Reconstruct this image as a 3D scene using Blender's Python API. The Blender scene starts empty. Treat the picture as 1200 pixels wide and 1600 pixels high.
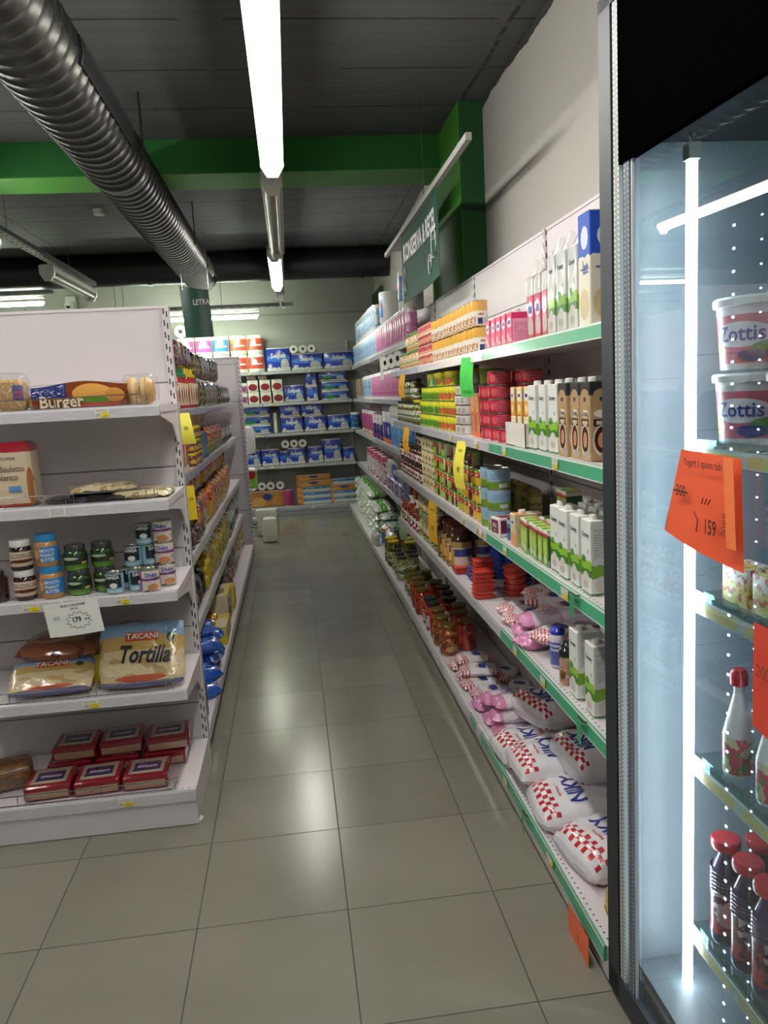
import bpy, bmesh, math, random
from mathutils import Matrix, Vector, noise as mnoise
PI = math.pi
SC = bpy.context.scene
COL = SC.collection
# ------------------------------------------------------------------ camera
cam_d = bpy.data.cameras.new('camera'); cam = bpy.data.objects.new('camera', cam_d); COL.objects.link(cam)
cam_d.sensor_fit = 'VERTICAL'; cam_d.sensor_height = 24.0; cam_d.lens = 1214.3 / 1600 * 24.0
cam_d.clip_start = 0.02; cam_d.clip_end = 60
RT = Vector((0.99122307, -0.12026908, -0.05488319)); UP = Vector((0.07227806, 0.14541525, 0.98672706)); FW = Vector((0.11069191, 0.98203348, -0.15283177))
cam.matrix_world = Matrix(((RT.x, UP.x, -FW.x, 0), (RT.y, UP.y, -FW.y, 0), (RT.z, UP.z, -FW.z, 1.7174), (0, 0, 0, 1)))
SC.camera = cam
# ------------------------------------------------------------------ world, exposure
w = bpy.data.worlds.new('world'); SC.world = w; w.use_nodes = True
w.node_tree.nodes['Background'].inputs[0].default_value = (0.6, 0.65, 0.7, 1)
w.node_tree.nodes['Background'].inputs[1].default_value = 0.05
SC.view_settings.view_transform = 'Standard'; SC.view_settings.look = 'None'
SC.view_settings.gamma = 1.0; SC.view_settings.use_curve_mapping = False
SC.view_settings.exposure = 1.27
try:
    SC.cycles.use_denoising = True; SC.cycles.denoiser = 'OPENIMAGEDENOISE'
    SC.cycles.sample_clamp_indirect = 4.0; SC.cycles.max_bounces = 8; SC.cycles.transparent_max_bounces = 16
    SC.cycles.caustics_reflective = False; SC.cycles.caustics_refractive = False
except Exception: pass
TUBE = 21.0; TUBE_BACK = 30.0; LED = 16.0     # strength of the fluorescent tubes and the cooler strip
# ------------------------------------------------------------------ materials
def lin(c):
    if isinstance(c, str):
        c = c.lstrip('#'); c = [int(c[i:i+2], 16) / 255 for i in (0, 2, 4)]
        c = [x / 12.92 if x <= .04045 else ((x + .055) / 1.055) ** 2.4 for x in c]
    return (c[0], c[1], c[2], 1)
class E:                                     # tiny expression wrapper over math nodes
    def __init__(s, nt, sock): s.nt = nt; s.s = sock
    def op(s, o, b=None, c=None):
        n = s.nt.nodes.new('ShaderNodeMath'); n.operation = o
        for i, x in enumerate((s, b, c)):
            if x is None: continue
            if isinstance(x, E): s.nt.links.new(x.s, n.inputs[i])
            else: n.inputs[i].default_value = x
        return E(s.nt, n.outputs[0])
    def __add__(s, b): return s.op('ADD', b)
    def __sub__(s, b): return s.op('SUBTRACT', b)
    def __mul__(s, b): return s.op('MULTIPLY', b)
    def __gt__(s, b): return s.op('GREATER_THAN', b)
    def __lt__(s, b): return s.op('LESS_THAN', b)
    def fr(s): return s.op('FRACT')
    def fl(s): return s.op('FLOOR')
def newmat(name, rough=.5, metal=0.0, coat=0.0, spec=.5):
    m = bpy.data.materials.new(name); m.use_nodes = True
    nt = m.node_tree; b = nt.nodes['Principled BSDF']
    b.inputs['Roughness'].default_value = rough; b.inputs['Metallic'].default_value = metal
    b.inputs['Coat Weight'].default_value = coat; b.inputs['Coat Roughness'].default_value = .12
    b.inputs['Specular IOR Level'].default_value = spec
    return m, nt, b
def mixc(nt, fac, a, b):
    n = nt.nodes.new('ShaderNodeMix'); n.data_type = 'RGBA'
    for i, x in ((0, fac), (6, a), (7, b)):
        if isinstance(x, E): nt.links.new(x.s, n.inputs[i])
        elif hasattr(x, 'is_output'): nt.links.new(x, n.inputs[i])
        else: n.inputs[i].default_value = x
    return n.outputs[2]
def noise(nt, vec, scale, detail=2.0, off=0.0):
    n = nt.nodes.new('ShaderNodeTexNoise'); n.inputs['Scale'].default_value = scale; n.inputs['Detail'].default_value = detail
    if off:
        a = nt.nodes.new('ShaderNodeVectorMath'); a.operation = 'ADD'; a.inputs[1].default_value = (off, off * 1.7, off * .6)
        nt.links.new(vec, a.inputs[0]); vec = a.outputs[0]
    nt.links.new(vec, n.inputs['Vector']); return E(nt, n.outputs[0])
_M = {}
def pm(name, col, rough=.5, metal=0.0, coat=0.0, var=.06, vs=6.0, bump=0.0, bs=60.0, spec=.5):
    if name in _M: return _M[name]
    m, nt, b = newmat(name, rough, metal, coat, spec); tc = nt.nodes.new('ShaderNodeTexCoord')
    c = lin(col); n = noise(nt, tc.outputs['Object'], vs, 3)
    dark = tuple(x * (1 - var) for x in c[:3]) + (1,); lite = tuple(min(1, x * (1 + var)) for x in c[:3]) + (1,)
    nt.links.new(mixc(nt, n, dark, lite), b.inputs['Base Color'])
    if bump:
        bn = nt.nodes.new('ShaderNodeBump'); bn.inputs['Strength'].default_value = bump; bn.inputs['Distance'].default_value = .01
        q = noise(nt, tc.outputs['Object'], bs, 3); nt.links.new(q.s, bn.inputs['Height']); nt.links.new(bn.outputs[0], b.inputs['Normal'])
    _M[name] = m; return m
def emis(name, col, k):
    if name in _M: return _M[name]
    m, nt, b = newmat(name); b.inputs['Base Color'].default_value = lin(col)
    b.inputs['Emission Color'].default_value = lin(col); b.inputs['Emission Strength'].default_value = k
    _M[name] = m; return m
def glassm(name, tint='#ffffff', refl=.06, graz=.75, rough=.02):
    if name in _M: return _M[name]
    m = bpy.data.materials.new(name); m.use_nodes = True; nt = m.node_tree; nt.nodes.clear()
    o = nt.nodes.new('ShaderNodeOutputMaterial'); mx = nt.nodes.new('ShaderNodeMixShader')
    t = nt.nodes.new('ShaderNodeBsdfTransparent'); g = nt.nodes.new('ShaderNodeBsdfGlossy'); t.inputs[0].default_value = lin(tint)
    g.inputs['Roughness'].default_value = rough; lw = nt.nodes.new('ShaderNodeLayerWeight'); lw.inputs[0].default_value = .5
    f = E(nt, lw.outputs['Facing']).op('POWER', 4.0) * graz + refl
    nt.links.new(f.s, mx.inputs[0]); nt.links.new(t.outputs[0], mx.inputs[1]); nt.links.new(g.outputs[0], mx.inputs[2])
    nt.links.new(mx.outputs[0], o.inputs[0]); _M[name] = m; return m
def art(name, base, layers=(), rough=.4, coat=.0, rep=1, bump=0.0, bs=14.0, metal=0.0):
    """printed packaging drawn in the UV square of each face"""
    if coat >= 1 and not bump: bump, bs = .35, 26.0
    if name in _M: return _M[name]
    m, nt, b = newmat(name, rough, metal, coat); uv = nt.nodes.new('ShaderNodeUVMap')
    vec = uv.outputs[0]; sp = nt.nodes.new('ShaderNodeSeparateXYZ'); nt.links.new(vec, sp.inputs[0])
    u = E(nt, sp.outputs[0]); v = E(nt, sp.outputs[1])
    if rep != 1: u = (u * float(rep)).fr()
    c = lin(base)
    def rect(uu, vv, a):
        r = None
        for k in ((uu > a[0]) if a[0] > 0 else None, (uu < a[1]) if a[1] < 1 else None, (vv > a[2]) if a[2] > 0 else None, (vv < a[3]) if a[3] < 1 else None):
            if k is None: continue
            r = k if r is None else r * k
        return r if r is not None else (vv > -9.0)
    for i, L in enumerate(layers):
        k = L[0]
        if k == 'rect':
            uu, vv = u, v
            if len(L) > 6:
                q = (noise(nt, vec, L[7] if len(L) > 7 else 6.0, 2, i * 3.1 + 1) - .5) * L[6]; vv = v + q; uu = u + q
            msk = rect(uu, vv, L[1:5]); col = L[5]
        elif k == 'ell':
            du = (u - L[1]) * (1 / L[3]); dv = (v - L[2]) * (1 / L[4]); d = du * du + dv * dv
            if len(L) > 6: d = d + (noise(nt, vec, L[7] if len(L) > 7 else 8.0, 2, i * 2.3 + 1) - .5) * L[6]
            msk = d < 1.0; col = L[5]
        elif k == 'spots':
            msk = (noise(nt, vec, L[1], 3, i * 5.7 + 2) > L[2]) * rect(u, v, L[4:8] if len(L) > 5 else (0, 1, 0, 1)); col = L[3]
        elif k == 'lines':
            nn = noise(nt, vec, 26.0, 1, i * 1.3)
            msk = rect(u, v, L[1:5]) * ((v * float(L[5])).fr() < .45) * (nn > .42); col = L[6]
        elif k == 'check':
            q = ((u * float(L[5])).fl() + (v * float(L[6])).fl()) * .5
            msk = rect(u, v, L[1:5]) * (q.fr() > .25); col = L[7]
        elif k == 'bars':
            msk = rect(u, v, L[1:5]) * ((u * float(L[5])).fr() < .45); col = L[6]
        elif k == 'dots':      # UV in metres: pitch, v centre, radius
            du = ((u * (1 / L[1])).fr() - .5) * L[1]; dv = v - L[2]
            msk = (du * du + dv * dv) < L[3] ** 2; col = L[4]
        elif k == 'slots':     # UV in metres: u0,u1,pitch,frac,phase
            msk = (u > L[1]) * (u < L[2]) * ((v * (1 / L[3]) + L[5]).fr() < L[4]); col = L[6]
        c = mixc(nt, msk, c, lin(col))
    if hasattr(c, 'is_output'): nt.links.new(c, b.inputs['Base Color'])
    else: b.inputs['Base Color'].default_value = c
    if bump:
        tc = nt.nodes.new('ShaderNodeTexCoord')
        bn = nt.nodes.new('ShaderNodeBump'); bn.inputs['Strength'].default_value = bump; bn.inputs['Distance'].default_value = .012
        q = noise(nt, tc.outputs['Object'], bs, 3); nt.links.new(q.s, bn.inputs['Height']); nt.links.new(bn.outputs[0], b.inputs['Normal'])
    _M[name] = m; return m
# ------------------------------------------------------------------ mesh builder
_T = {}
def textmesh(s, bold=.0, cut=False, shear=0.0):
    k = (s, bold, cut, shear)
    if k in _T: return _T[k]
    cu = bpy.data.curves.new('t', 'FONT'); cu.body = s; cu.align_x = 'CENTER'; cu.align_y = 'CENTER'; cu.size = 1; cu.offset = bold; cu.resolution_u = 2; cu.shear = shear
    o = bpy.data.objects.new('t', cu); COL.objects.link(o)
    me = o.to_mesh(); vs = [(v.co.x, v.co.y) for v in me.vertices]; fs = [tuple(p.vertices) for p in me.polygons]
    if cut:
        bm = bmesh.new(); bm.from_mesh(me)
        for ax in (0, 1):
            lo = min(v[ax] for v in vs); hi = max(v[ax] for v in vs); q = lo + .13
            while q < hi:
                n_ = [0, 0, 0]; n_[ax] = 1; c_ = [0, 0, 0]; c_[ax] = q
                bmesh.ops.bisect_plane(bm, geom=bm.verts[:] + bm.edges[:] + bm.faces[:], plane_co=c_, plane_no=n_); q += .13
        bm.verts.index_update(); vs = [(v.co.x, v.co.y) for v in bm.verts]; fs = [tuple(v.index for v in f.verts) for f in bm.faces]; bm.free()
    o.to_mesh_clear(); bpy.data.objects.remove(o); bpy.data.curves.remove(cu)
    _T[k] = (vs, fs); return _T[k]
class MB:
    def __init__(s): s.v = []; s.f = []; s.m = []; s.uv = []; s.mats = []; s.M = Matrix.Identity(4)
    def mi(s, m):
        if m not in s.mats: s.mats.append(m)
        return s.mats.index(m)
    def add(s, vs, fs, mat, uvs=None):
        o = len(s.v); s.v += [tuple(s.M @ Vector(p)) for p in vs]
        for i, f in enumerate(fs):
            s.f.append(tuple(o + j for j in f)); s.m.append(s.mi(mat[i] if isinstance(mat, list) else mat))
            s.uv.append(uvs[i] if uvs else [(.5, .5)] * len(f))
        return s
    def box(s, x0, x1, y0, y1, z0, z1, mat, top=None, bev=0, metres=False, seg=2, side=None):
        w, d, h = x1 - x0, y1 - y0, z1 - z0
        if bev:
            bm = bmesh.new(); bmesh.ops.create_cube(bm, size=1)
            for v in bm.verts: v.co = Vector((x0 + (v.co.x + .5) * w, y0 + (v.co.y + .5) * d, z0 + (v.co.z + .5) * h))
            bmesh.ops.bevel(bm, geom=list(bm.edges), offset=bev, segments=seg, affect='EDGES', profile=.6)
            bm.normal_update(); bm.verts.index_update()
            vs = [tuple(v.co) for v in bm.verts]; fs = [tuple(v.index for v in f.verts) for f in bm.faces]; ns = [f.normal.copy() for f in bm.faces]; bm.free()
        else:
            vs = [(x, y, z) for z in (z0, z1) for x, y in ((x0, y0), (x1, y0), (x1, y1), (x0, y1))]
            fs = [(0, 1, 5, 4), (1, 2, 6, 5), (2, 3, 7, 6), (3, 0, 4, 7), (4, 5, 6, 7), (3, 2, 1, 0)]
            ns = [Vector(n) for n in ((0, -1, 0), (1, 0, 0), (0, 1, 0), (-1, 0, 0), (0, 0, 1), (0, 0, -1))]
        uvs = []; mm = []
        sw, sd, sh = (1, 1, 1) if metres else (1 / max(w, 1e-6), 1 / max(d, 1e-6), 1 / max(h, 1e-6))
        for f, n in zip(fs, ns):
            ax = max(range(3), key=lambda i: abs(n[i]) + (0.02 if i == 1 else 0)); l = []
            for j in f:
                x, y, z = vs[j]
                if ax == 1: l.append(((x - x0) * sw if n[1] < 0 else (x1 - x) * sw, (z - z0) * sh))
                elif ax == 0: l.append(((y - y0) * sd if n[0] > 0 else (y1 - y) * sd, (z - z0) * sh))
                else: l.append(((x - x0) * sw, (y - y0) * sd))
            uvs.append(l)
            mm.append(top if (top and ax == 2 and n[2] > .4) else (side if (side and ax == 0) else mat))
        return s.add(vs, fs, mm, uvs)
    def lathe(s, prof, mats, seg=20, cx=0, cy=0, z=0, sx=1.0, sy=1.0, off=0.0, uz=None):
        """prof [(r,z)..]; mats one material or one per segment"""
        vs = []; fs = []; uvs = []; mm = []; n = len(prof)
        z0 = min(p[1] for p in prof) if uz is None else uz[0]; z1 = max(p[1] for p in prof) if uz is None else uz[1]; H = max(z1 - z0, 1e-6)
        for r, zz in prof:
            for k in range(seg):
                a = 2 * PI * k / seg + off; vs.append((cx + sx * r * math.cos(a), cy + sy * r * math.sin(a), z + zz))
        for i in range(n - 1):
            for k in range(seg):
                k2 = (k + 1) % seg
                fs.append((i * seg + k, i * seg + k2, (i + 1) * seg + k2, (i + 1) * seg + k))
                va, vb = (prof[i][1] - z0) / H, (prof[i + 1][1] - z0) / H
                # u = .5 at the front (-y)
                ua, ub = (k / seg + off / (2 * PI) + .75) % 1, 0; ub = ua + 1 / seg
                uvs.append([(ua, va), (ub, va), (ub, vb), (ua, vb)]); mm.append(mats[i] if isinstance(mats, list) else mats)
        return s.add(vs, fs, mm, uvs)
    def tube(s, pts, r, mat, seg=6):
        vs = []; fs = []; pts = [Vector(p) for p in pts]
        for i, p in enumerate(pts):
            t = (pts[min(i + 1, len(pts) - 1)] - pts[max(i - 1, 0)]).normalized()
            a = t.cross(Vector((0, 0, 1)) if abs(t.z) < .9 else Vector((1, 0, 0))).normalized(); b = t.cross(a)
            for k in range(seg):
                q = p + a * (r * math.cos(2 * PI * k / seg)) + b * (r * math.sin(2 * PI * k / seg)); vs.append(tuple(q))
        for i in range(len(pts) - 1):
            for k in range(seg): fs.append((i * seg + k, i * seg + (k + 1) % seg, (i + 1) * seg + (k + 1) % seg, (i + 1) * seg + k))
        fs.append(tuple(range(seg))[::-1]); fs.append(tuple((len(pts) - 1) * seg + k for k in range(seg)))
        return s.add(vs, fs, mat)
    def prism(s, poly, axis, a0, a1, mat):
        """poly in the other two axes, extruded along axis"""
        n = len(poly)
        def P(p, a): return (a, p[0], p[1]) if axis == 'x' else ((p[0], a, p[1]) if axis == 'y' else (p[0], p[1], a))
        vs = [P(p, a0) for p in poly] + [P(p, a1) for p in poly]
        fs = [(i, (i + 1) % n, n + (i + 1) % n, n + i) for i in range(n)] + [tuple(range(n))[::-1], tuple(range(n, 2 * n))]
        return s.add(vs, fs, mat, [[(0, 1), (0, 0), (1, 0), (1, 1)]] * n + [[(.5, .5)] * n] * 2)
    def text(s, t, size, M, mat, bold=.0, th=0.0004, sx=1.0, fn=None, shear=0.0):
        vs, fs = textmesh(t, bold, fn is not None and size > .025, shear)
        if fn: vv = [fn(x * size * sx, y * size) for x, y in vs]
        else: vv = [tuple(M @ Vector((x * size * sx, y * size, th))) for x, y in vs]
        return s.add(vv, fs, mat)
    def sheet(s, fn, nu, nv, mat, th=.0006, back=None):
        """thin paper or card with real thickness: fn(u,v)->(x,y,z)"""
        P = [[Vector(fn(i / nu, j / nv)) for i in range(nu + 1)] for j in range(nv + 1)]
        N = []
        for j in range(nv + 1):
            r = []
            for i in range(nu + 1):
                a = P[j][min(i + 1, nu)] - P[j][max(i - 1, 0)]; b = P[min(j + 1, nv)][i] - P[max(j - 1, 0)][i]; r.append(a.cross(b).normalized())
            N.append(r)
        vs = [tuple(P[j][i]) for j in range(nv + 1) for i in range(nu + 1)] + [tuple(P[j][i] - N[j][i] * th) for j in range(nv + 1) for i in range(nu + 1)]
        W = nu + 1; O = W * (nv + 1); fs = []; uv = []; mm = []
        for j in range(nv):
            for i in range(nu):
                q = (j * W + i, j * W + i + 1, (j + 1) * W + i + 1, (j + 1) * W + i); u = [(i / nu, j / nv), ((i + 1) / nu, j / nv), ((i + 1) / nu, (j + 1) / nv), (i / nu, (j + 1) / nv)]
                fs.append(q); uv.append(u); mm.append(mat); fs.append(tuple(O + k for k in q[::-1])); uv.append(u[::-1]); mm.append(back or mat)
        ring = [i for i in range(W)] + [j * W + nu for j in range(1, nv + 1)] + [nv * W + i for i in range(nu - 1, -1, -1)] + [j * W for j in range(nv - 1, 0, -1)]
        for a, b in zip(ring, ring[1:] + ring[:1]): fs.append((b, a, O + a, O + b)); uv.append([(.01, .01)] * 4); mm.append(mat)
        return s.add(vs, fs, mm, uv)
    def pillow(s, w, d, h, mat, seed=0, n=16, wr=.12, edge=.0, back=None, px=2.6, flat=.35):
        """filled bag lying flat; returns its top surface function"""
        def g(a, b):
            a = min(abs(a), 1); b = min(abs(b), 1); return ((1 - a ** px) * (1 - b ** px)) ** .5
        def wob(x, y):
            q = mnoise.noise(Vector((x / w * 3.2 + seed, y / d * 3.2, seed * .7))) + .6 * mnoise.noise(Vector((x / w * 8 + seed, y / d * 7, seed)))
            return q
        def xy(a, b):
            k = mnoise.noise(Vector((a * 1.7 + seed, b * 1.7, 3.3))) * .03
            return a * w / 2 * (1 - .05 * abs(b) ** 3 + k), b * d / 2 * (1 - .07 * abs(a) ** 3 + k)
        def top(a, b):
            x, y = xy(a, b); q = g(a, b); return (x, y, h * flat + (h * (1 - flat)) * q * (1 + wr * wob(x, y)) + (1 - q) * .012 * wob(x * 2, y * 2))
        def bot(a, b):
            x, y = xy(a, b); q = g(a, b); z = h * flat * (1 - min(1, q * 1.6)) ; return (x, y, max(0, z + (1 - q) * .012 * wob(x * 2, y * 2) * (1 if q < .3 else 0)) )
        W = n + 1; vs = []; fs = []; uv = []; mm = []
        for F in (top, bot):
            for j in range(W):
                for i in range(W): vs.append(F(i / n * 2 - 1, j / n * 2 - 1))
        O = W * W
        for j in range(n):
            for i in range(n):
                q = (j * W + i, j * W + i + 1, (j + 1) * W + i + 1, (j + 1) * W + i); u = [(i / n, j / n), ((i + 1) / n, j / n), ((i + 1) / n, (j + 1) / n), (i / n, (j + 1) / n)]
                fs.append(q); uv.append(u); mm.append(mat); fs.append(tuple(O + k for k in q[::-1])); uv.append(u[::-1]); mm.append(back or mat)
        s.add(vs, fs, mm, uv)
        return lambda x, y, lift=.0012: (lambda p: (p[0], p[1], p[2] + lift))(top(x / (w / 2), y / (d / 2)))
    def mesh(s, name, sm=35):
        me = bpy.data.meshes.new(name); me.from_pydata(s.v, [], s.f)
        for m in s.mats: me.materials.append(m)
        me.polygons.foreach_set('material_index', s.m); uvl = me.uv_layers.new(name='UVMap')
        flat = [c for f in s.uv for p in f for c in p]; uvl.data.foreach_set('uv', flat)
        me.polygons.foreach_set('use_smooth', [True] * len(me.polygons)); me.update()
        me.set_sharp_from_angle(angle=math.radians(sm)); return me
def tag(o, label=None, cat=None, group=None, kind=None):
    if label: o['label'] = label
    if cat: o['category'] = cat
    if group: o['group'] = group
    if kind: o['kind'] = kind
    return o
def link(name, data, parent=None, loc=(0, 0, 0), rz=0.0, label=None):
    o = bpy.data.objects.new(name, data); COL.objects.link(o); o.location = loc; o.rotation_euler = (0, 0, rz)
    if parent: o.parent = parent
    if label: o['label'] = label
    return o
def build(name, mb, parent=None, loc=(0, 0, 0), rz=0.0, label=None, sm=35): return link(name, mb.mesh(name, sm), parent, loc, rz, label)
def empty(name, loc, rz, label, cat, group=None): return tag(link(name, None, None, loc, rz), label, cat, group)
def struct(name, mb): return tag(build(name, mb), kind='structure')
class Kind:
    """a product: name, category, and its parts as meshes made once"""
    def __init__(s, name, cat, parts):
        s.name, s.cat = name, cat; s.parts = []; s.proto = None
        for p in parts:
            sub = p[2] if len(p) > 2 else []
            s.parts.append((p[0], p[1].mesh(p[0]), [(q[0], q[1].mesh(q[0])) for q in sub]))
    def put(s, loc, rz, label, group=None, tilt=None):
        if s.proto is None:
            if len(s.parts) == 1: o = link(s.name, s.parts[0][1])
            else:
                o = link(s.name, None)
                for n, me, sub in s.parts:
                    p = link(n, me, o)
                    for qn, qm in sub: link(qn, qm, p)
            s.proto = o
        else:
            o = s.proto.copy(); COL.objects.link(o)
            for ch in s.kids(s.proto):
                c = ch.copy(); COL.objects.link(c); c.parent = o
                for g in s.kids(ch): d = g.copy(); COL.objects.link(d); d.parent = c
            for k in ('group',):
                if k in o: del o[k]
        o.location = (loc[0], loc[1], loc[2] + .0016); o.rotation_euler = (tilt[0] if tilt else 0, tilt[1] if tilt else 0, rz)
        s.last = o; return tag(o, label, s.cat, group)
    def kids(s, o):
        if o not in s._k: s._k[o] = list(o.children)
        return s._k[o]
    _k = {}
ORD = 'first second third fourth fifth sixth seventh eighth ninth tenth eleventh twelfth thirteenth fourteenth fifteenth sixteenth seventeenth eighteenth nineteenth twentieth'.split()
ORD += ['twenty-' + x for x in ORD[:9]] + ['thirtieth']
def nth(i, n, end='near end'):
    if n <= 1: return ''
    if i == 0: return ', nearest one' if end == 'near end' else ', leftmost one'
    if i == n - 1: return ', farthest one' if end == 'near end' else ', rightmost one'
    return ', %s from %s' % (ORD[i], end if end == 'near end' else 'left')
TIER = {1: [''], 2: [' in lower tier', ' in upper tier'], 3: [' in bottom tier', ' in middle tier', ' in top tier'],
        4: [' in bottom tier', ' in second tier', ' in third tier', ' in top tier'], 5: [' in bottom tier', ' in second tier', ' in third tier', ' in fourth tier', ' in top tier']}
for k_ in range(6, 9): TIER[k_] = [' in bottom tier'] + [' in %s tier' % ORD[i] for i in range(1, k_ - 1)] + [' in top tier']
random.seed(7)
def row(kind, pts, z, what, where, group, tiers=1, h=.1, rz=0.0, jit=.004, jr=.06, end='near end', skip=(), tilt=None):
    """pts: (x,y) base points in order; stacks of tiers; every item its own label"""
    mess = kind.cat in ('packet', 'bag') and kind.name != 'coffee_packet'
    if mess: jr, jit = max(jr, .22), .010
    for i, (x, y) in enumerate(pts):
        nt_ = tiers[i] if isinstance(tiers, (list, tuple)) else tiers
        for t in range(nt_):
            if (i, t) in skip: continue
            lab = what + nth(i, len(pts), end) + TIER[nt_][t] + ', ' + where
            if len(lab.split()) > 16: lab = lab.replace(' from near end', ' along')
            if len(lab.split()) > 16: lab = lab.replace(' in bottom', ' bottom').replace(' in top', ' top').replace(' in ', ' ', 1)
            if len(lab.split()) > 16: print('LONG', lab)
            kind.put((x + random.uniform(-jit, jit), y + random.uniform(-jit, jit) * .5, z + t * h), rz + random.uniform(-jr, jr), lab, group, tilt)
            if mess: kind.last.scale = (random.uniform(.92, 1.04), 1, random.uniform(.9, 1.0))
def ln(x, y0, y1, n): return [(x, y0 + (y1 - y0) * (i / max(1, n - 1))) for i in range(n)]
def lx(y, x0, x1, n): return [(x0 + (x1 - x0) * (i / max(1, n - 1)), y) for i in range(n)]
def FM(x, y, z, rz=0.0): return Matrix.Translation((x, y, z)) @ Matrix.Rotation(rz, 4, 'Z') @ Matrix.Rotation(PI / 2, 4, 'X')   # text plane facing local -y
# ------------------------------------------------------------------ surfaces of the room
def floor_mat():
    m, nt, b = newmat('porcelain_tiles', .33, 0, 0, .5); tc = nt.nodes.new('ShaderNodeTexCoord'); vec = tc.outputs['Object']
    sp = nt.nodes.new('ShaderNodeSeparateXYZ'); nt.links.new(vec, sp.inputs[0]); x = (E(nt, sp.outputs[0]) - .073) * 2.0; y = (E(nt, sp.outputs[1]) - 2.395) * 2.0
    fx, fy = x.fr(), y.fr(); g = .0042
    ex = (fx - .5).op('ABSOLUTE'); ey = (fy - .5).op('ABSOLUTE'); grout = ex.op('MAXIMUM', ey) > (.5 - g)
    cb = nt.nodes.new('ShaderNodeCombineXYZ'); nt.links.new(x.fl().s, cb.inputs[0]); nt.links.new(y.fl().s, cb.inputs[1])
    wn = nt.nodes.new('ShaderNodeTexWhiteNoise'); wn.noise_dimensions = '2D'; nt.links.new(cb.outputs[0], wn.inputs['Vector'])
    n1 = noise(nt, vec, 2.2, 4); n2 = noise(nt, vec, 220, 2)
    t = n1 * .5 + n2 * .25 + E(nt, wn.outputs[0]) * .22
    c = mixc(nt, t, lin('#6a675c'), lin('#8e8a7d')); c = mixc(nt, grout, c, lin('#3b372f')); nt.links.new(c, b.inputs['Base Color'])
    r = n1 * .08 + .17 + grout * .4; nt.links.new(r.s, b.inputs['Roughness'])
    bn = nt.nodes.new('ShaderNodeBump'); bn.inputs['Strength'].default_value = .5; bn.inputs['Distance'].default_value = .002
    hgt = grout * -1.0 + n2 * .06; nt.links.new(hgt.s, bn.inputs['Height']); nt.links.new(bn.outputs[0], b.inputs['Normal']); return m
def ceiling_mat():
    m, nt, b = newmat('painted_board_formed_concrete', .75); tc = nt.nodes.new('ShaderNodeTexCoord'); vec = tc.outputs['Object']
    mp = nt.nodes.new('ShaderNodeMapping'); mp.inputs['Scale'].default_value = (.35, 9, 1); nt.links.new(vec, mp.inputs[0])
    n = noise(nt, mp.outputs[0], 2.4, 5); n2 = noise(nt, vec, 3, 4)
    sp = nt.nodes.new('ShaderNodeSeparateXYZ'); nt.links.new(vec, sp.inputs[0])
    seam = ((E(nt, sp.outputs[1]) * 1.7 + n2 * .05).fr() < .035) * (n2 > .42); seam2 = ((E(nt, sp.outputs[0]) * .8 + n2 * .04).fr() < .02) * (n > .45)
    t = (n * .8 + n2 * .4) ; c = mixc(nt, t, lin('#343634'), lin('#5c5f5c')); c = mixc(nt, seam.op('MAXIMUM', seam2), c, lin('#262826'))
    nt.links.new(c, b.inputs['Base Color']); bn = nt.nodes.new('ShaderNodeBump'); bn.inputs['Strength'].default_value = .5; bn.inputs['Distance'].default_value = .01
    nt.links.new((n * 1.0 - seam).s, bn.inputs['Height']); nt.links.new(bn.outputs[0], b.inputs['Normal']); return m
def wall_mat(name, col, top=None):
    m, nt, b = newmat(name, .7); tc = nt.nodes.new('ShaderNodeTexCoord'); vec = tc.outputs['Object']
    n = noise(nt, vec, 1.5, 4); c = mixc(nt, n, lin(col), tuple(x * .9 for x in lin(col)[:3]) + (1,))
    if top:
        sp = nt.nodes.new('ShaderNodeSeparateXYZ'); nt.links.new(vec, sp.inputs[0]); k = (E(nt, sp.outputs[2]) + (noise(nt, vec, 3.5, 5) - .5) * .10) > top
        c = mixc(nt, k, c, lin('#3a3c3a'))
    nt.links.new(c, b.inputs['Base Color']); return m
F_ = floor_mat(); CE_ = ceiling_mat(); WR = wall_mat('wall_paint_grey', '#b9b5ae', 3.49); WB = wall_mat('wall_paint_back', '#a9aaa0')
XL, XR, YF, YB, ZC = -6.0, 1.37, -3.0, 11.8, 3.53
struct('floor', MB().box(XL, XR + .1, YF, YB + .1, -.05, 0, F_))
struct('ceiling', MB().box(XL, XR + .1, YF, YB + .1, ZC, ZC + .05, CE_))
struct('wall_right', MB().box(XR, XR + .1, YF, YB, 0, ZC, WR))
b_ = MB().box(XL, XR, YB, YB + .1, 0, ZC, WB)
gm = pm('panel_gap', '#4a4b46')
for xx in (-3.6, -2.25, -.87): b_.box(xx - .004, xx + .004, YB - .002, YB + .01, 2.95, 3.5, gm)
b_.box(XL, XR, YB - .012, YB + .01, 2.90, 2.93, pm('wall_batten', '#8f9188'))
struct('wall_back', b_)
struct('wall_left', MB().box(XL - .1, XL, YF, YB, 0, ZC, WB)); struct('wall_front', MB().box(XL, XR, YF - .1, YF, 0, ZC, WB))
GD = pm('green_paint_shaded', '#124d1c', .6); GL = pm('green_paint_lit', '#46922a', .6, var=.1, vs=2); GB = pm('green_paint_beam', '#17661f', .6, var=.1, vs=2)
b_ = MB(); b_.box(XL, 1.22, 5.86, 6.28, 3.30, ZC - .001, GB); b_.box(XL, 1.22, 5.862, 6.278, 3.297, 3.30, GL); struct('trim_1', b_)  # light on the underside put into the colour as a paler green
b_ = MB(); b_.box(1.21, XR, 5.22, 6.34, 0, ZC - .001, GD); b_.box(1.207, 1.21, 5.22, 6.34, 0, ZC - .001, GL); struct('trim_2', b_)  # lit aisle face and shaded sides put into the colour as two greens
struct('trim_3', MB().box(1.33, XR, 10.75, YB, 0, ZC - .4, GD))
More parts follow.
